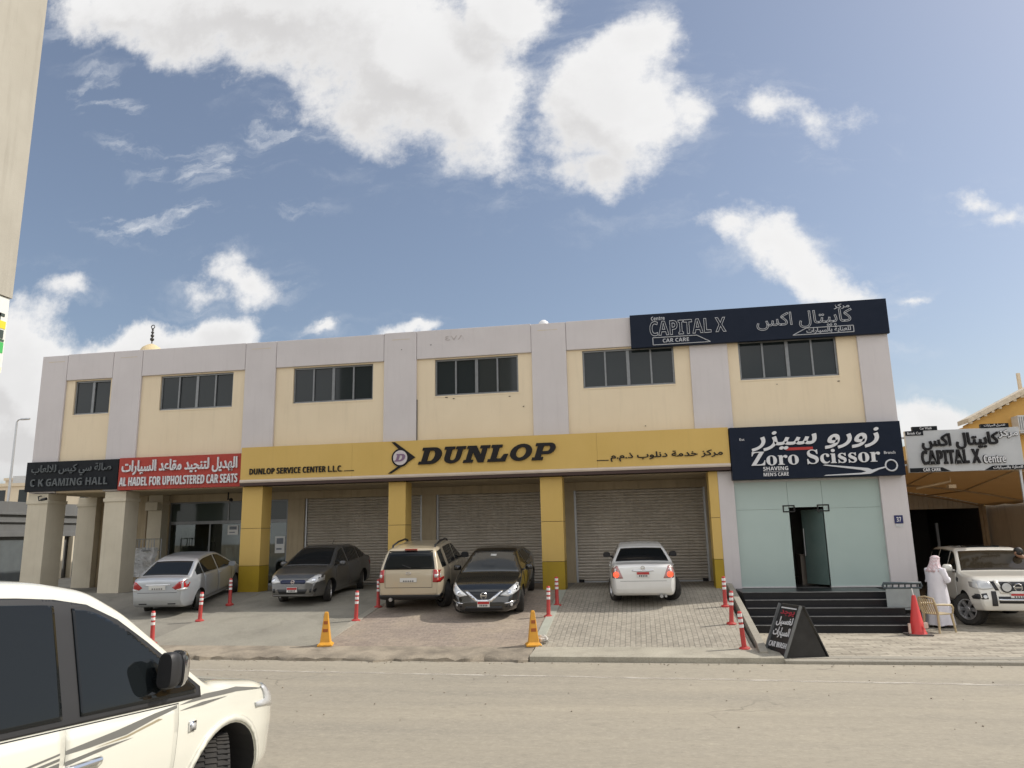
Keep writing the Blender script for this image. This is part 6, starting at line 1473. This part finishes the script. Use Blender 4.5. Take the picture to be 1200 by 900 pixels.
def build_body(parent, P, m):
    """P: named joints; one continuous body with hands of five fingers"""
    J, E, idx = [], [], {}
    def add(n, co, r, r2=None, link=None):
        idx[n] = len(J); J.append((*co, r, r2 or r))
        if link is not None: E.append((idx[link], idx[n]))
    add('pelvis', P['pelvis'], .15, .12); add('waist', P['waist'], .135, .11, 'pelvis'); add('chest', P['chest'], .165, .12, 'waist'); add('neck', P['neck'], .06, .06, 'chest')
    nk, hd = Vector(P['neck']), Vector(P['head']); f = Vector(P['face']).normalized()
    add('jaw', nk+(hd-nk)*.45+f*.02, .068, .07, 'neck'); add('head', hd, .085, .095, 'jaw'); add('crown', hd+(hd-nk).normalized()*.085, .06, .065, 'head')
    add('nose', hd+f*.105-(hd-nk).normalized()*.02, .016, .016, 'head')
    for s in ('l', 'r'):
        add('sh'+s, P['sh'+s], .065, .065, 'chest'); add('el'+s, P['el'+s], .045, .045, 'sh'+s); add('wr'+s, P['wr'+s], .031, .028, 'el'+s)
        w = Vector(P['wr'+s]); d = (w-Vector(P['el'+s])).normalized(); u = d.cross(f if abs(d.dot(f)) < .9 else Vector((0, 0, 1))).normalized(); n = d.cross(u).normalized()
        add('pm'+s, w+d*.06, .036, .018, 'wr'+s)
        for k, (o_, ln) in enumerate(((-.030, .075), (-.010, .088), (.011, .082), (.030, .062))):
            add(f'f{k}a'+s, w+d*.105+u*o_, .011, .010, 'pm'+s); add(f'f{k}b'+s, w+d*(.105+ln*.6)+u*o_*1.15+n*.015, .009, .009, f'f{k}a'+s); add(f'f{k}c'+s, w+d*(.105+ln*.85)+u*o_*1.15+n*.04, .008, .008, f'f{k}b'+s)
        add('t1'+s, w+d*.06+u*-.05+n*.01, .012, .011, 'pm'+s); add('t2'+s, w+d*.10+u*-.062+n*.03, .009, .009, 't1'+s)
        add('hp'+s, P['hp'+s], .095, .095, 'pelvis'); add('kn'+s, P['kn'+s], .062, .062, 'hp'+s); add('an'+s, P['an'+s], .042, .042, 'kn'+s); a = Vector(P['an'+s]); ft = Vector(P['toe'+s])
        add('toe'+s, ft, .040, .028, 'an'+s)
    return skin_body('body', J, E, parent, m)
def face_bits(t, P):
    hd, nk = Vector(P['head']), Vector(P['neck']); f = Vector(P['face']).normalized(); up = (hd-nk).normalized(); rt = f.cross(up).normalized()
    bm = B()
    for s in (1, -1): ball(bm, hd+f*.088+rt*s*.032+up*.012, .012, sub=1)
    ball(bm, hd+f*.088-up*.055, .012, (1, 1, .5), sub=1)
    obj('face_features', bm, simple('dark eyes', (.03, .02, .018), .4), t, smooth=40)
    bm = B()
    for s in (1, -1): ball(bm, hd+rt*s*.088-up*.005, .022, (.5, .8, 1), sub=2)
    obj('ear', bm, M_SKIN, t, smooth=40)
# man in the white robe: built facing +x, then turned
t = thing('person', 'man in a long white robe and red checked headscarf standing by the off-roader', 'person', (7.36, -1.95, .05), rz=R(28))
P = dict(pelvis=(0, 0, .93), waist=(.0, 0, 1.08), chest=(.01, 0, 1.30), neck=(.03, 0, 1.50), head=(.06, 0, 1.63), face=(1, -.15, -.25), shl=(.0, .19, 1.40), shr=(.0, -.19, 1.40), ell=(.04, .27, 1.14), elr=(.06, -.27, 1.14), wrl=(.26, .13, 1.15), wrr=(.28, -.10, 1.17),
         hpl=(0, .09, .86), hpr=(0, -.09, .86), knl=(.02, .10, .48), knr=(.03, -.10, .48), anl=(-.02, .11, .09), anr=(-.01, -.11, .09), toel=(.14, .12, .035), toer=(.15, -.12, .035))
build_body(t, P, M_SKIN); face_bits(t, P)
M_ROBE = mat('white robe cotton', (.70, .68, .72), .85, c2=(.64, .62, .66), scale=5, bump=.15, bscale=30)
bm = B(); rings = []
prof = [(.07, .31, .33, -.02), (.10, .305, .325, -.02), (.3, .275, .295, -.015), (.55, .245, .265, -.01), (.8, .225, .245, -.005), (.95, .205, .232, 0), (1.08, .195, .225, .0), (1.22, .19, .232, .005), (1.34, .175, .235, .005), (1.42, .15, .215, .008), (1.47, .115, .15, .015), (1.51, .075, .085, .025), (1.525, .066, .07, .028)]
for z, rx, ry, cx in prof:
    fold = max(0, (1.0-z))*.05
    rings.append([(cx+(rx+fold*math.sin(7*a+z*1.3)*.6+fold*.5*math.sin(3*a+1))*math.cos(a), (ry+fold*math.sin(7*a+z*1.3)*.6+fold*.4*math.sin(4*a))*math.sin(a), z+(.015*math.sin(3*a) if z < .12 else 0)) for a in [k*2*math.pi/56 for k in range(56)]])
loft(bm, rings, cap=False)
def sleeve(bm, pts, rs): tube(bm, pts, rs, 14)
for s, k in (('l', 1), ('r', -1)):
    sh_, el, wr = Vector(P['sh'+s]), Vector(P['el'+s]), Vector(P['wr'+s])
    sleeve(bm, [sh_-Vector((0, k*.05, .0)), sh_+Vector((0, k*.02, -.01)), sh_.lerp(el, .5), el+Vector((-.01, k*.01, -.01)), el.lerp(wr, .25), el.lerp(wr, .6), el.lerp(wr, .95)], [.075, .095, .085, .08, .076, .068, .066])
obj('robe', bm, M_ROBE, t, smooth=60)
mg, N, L, b = newmat('red checked cotton'); b.inputs['Roughness'].default_value = .9
tc = N.new('ShaderNodeTexCoord'); ck = N.new('ShaderNodeTexChecker'); ck.inputs['Scale'].default_value = 42; ck.inputs[1].default_value = (.68, .66, .68, 1); ck.inputs[2].default_value = (.56, .34, .36, 1); L.new(tc.outputs['Object'], ck.inputs[0]); L.new(ck.outputs[0], b.inputs[0])
bm = B(); hx, hz = .055, 1.63
rings = []
for z, rx, ry, cx in ((1.762, .01, .01, hx-.01), (1.757, .06, .055, hx-.01), (1.735, .098, .09, hx-.008), (1.69, .116, .104, hx-.012), (1.63, .118, .110, hx-.025), (1.56, .12, .125, hx-.045), (1.49, .13, .15, hx-.06), (1.42, .15, .19, hx-.07), (1.36, .16, .20, hx-.08)):
    fd = max(0, 1.66-z)*.07
    rings.append([(cx+(rx+fd*math.sin(9*a))*math.cos(a), (ry+fd*math.sin(9*a))*math.sin(a), z) for a in [R(48)+k*R(264)/40 for k in range(41)]])
loft(bm, rings, cap=False, closed=False); g_ = obj('headscarf', bm, mg, t, smooth=60); md = g_.modifiers.new('t', 'SOLIDIFY'); md.thickness = .012
bm = B(); torus(bm, .112, .012, Matrix.Translation((hx-.01, 0, 1.705)) @ Matrix.Diagonal((1, .92, 1, 1)), 28, 6); obj('scarf_fold', bm, mg, t, smooth=60)
bm = B()
for k in (1, -1): loft(bm, [[(x, k*.115+y, z) for x, y in ((-.09, -.04), (.06, -.05), (.20, -.04), (.22, 0), (.20, .04), (.06, .05), (-.09, .04))] for z in (.0, .03)])
obj('sandal', bm, M_PLAST, t)
# man in dark clothes leaning over the far side of the bonnet, cut by the frame
t = thing('person', 'dark haired man in dark clothes leaning over the white off-roader bonnet at the right edge', 'person', (10.27, -.80, .05), rz=R(184))
P = dict(pelvis=(-.05, 0, .98), waist=(.0, 0, 1.13), chest=(.17, 0, 1.42), neck=(.31, 0, 1.62), head=(.42, 0, 1.76), face=(1, .1, -.5), shl=(.20, .19, 1.52), shr=(.20, -.19, 1.52), ell=(.46, .24, 1.38), elr=(.44, -.24, 1.38), wrl=(.70, .18, 1.40), wrr=(.68, -.16, 1.40),
         hpl=(-.05, .09, .9), hpr=(-.05, -.09, .9), knl=(-.01, .11, .5), knr=(-.04, -.11, .5), anl=(-.08, .12, .09), anr=(-.10, -.12, .09), toel=(.08, .13, .035), toer=(.06, -.13, .035))
build_body(t, P, M_SKIN); face_bits(t, P)
M_SHIRT = mat('dark shirt cotton', (.025, .026, .03), .9, c2=(.045, .045, .05), scale=6); M_TROU = mat('dark trouser cotton', (.03, .03, .034), .9)
bm = B()
V3 = lambda n: Vector(P[n])
loft(bm, [[c+Vector((rx*math.cos(a), ry*math.sin(a), .3*rx*-math.cos(a))) for a in [k*2*math.pi/32 for k in range(32)]] for c, rx, ry in ((V3('pelvis')+Vector((0, 0, -.08)), .165, .20), (V3('pelvis'), .16, .195), (V3('waist'), .15, .185), (V3('chest')-Vector((.03, 0, .1)), .155, .205), (V3('chest')+Vector((.01, 0, .04)), .15, .21), (V3('chest')+Vector((.06, 0, .13)), .11, .15), (V3('neck')-Vector((0, 0, .03)), .075, .08))], cap=False)
for s, k in (('l', 1), ('r', -1)):
    sh_, el, wr = V3('sh'+s), V3('el'+s), V3('wr'+s); tube(bm, [sh_-Vector((0, k*.06, 0)), sh_+Vector((0, k*.02, 0)), sh_.lerp(el, .5), el, el.lerp(wr, .5), el.lerp(wr, .9)], [.075, .09, .078, .068, .058, .05], 14)
obj('shirt', bm, M_SHIRT, t, smooth=60)
bm = B()
for s, k in (('l', 1), ('r', -1)): tube(bm, [V3('pelvis')+Vector((0, k*.07, .06)), V3('hp'+s), V3('kn'+s), V3('an'+s)+Vector((0, 0, .03))], [.125, .125, .09, .075], 16)
obj('trousers', bm, M_TROU, t, smooth=60)
bm = B(); hd = V3('head')
ball(bm, hd+Vector((-.015, 0, .03)), .118, (1, .90, 1.0), sub=3)
for v in list(bm.verts):
    if v.co.x-hd.x > .075 and v.co.z-hd.z < .05: v.co.x = hd.x+.06
obj('hair', bm, simple('black hair', (.012, .010, .009), .6), t, smooth=60)
bm = B()
for s in ('l', 'r'):
    a = V3('an'+s); loft(bm, [[(a.x-.09+x, a.y+y, z) for x, y in ((0, -.045), (.1, -.05), (.26, -.04), (.28, 0), (.26, .04), (.1, .05), (0, .045))] for z in (0, .035, .075)])
obj('shoe', bm, M_PLAST, t)
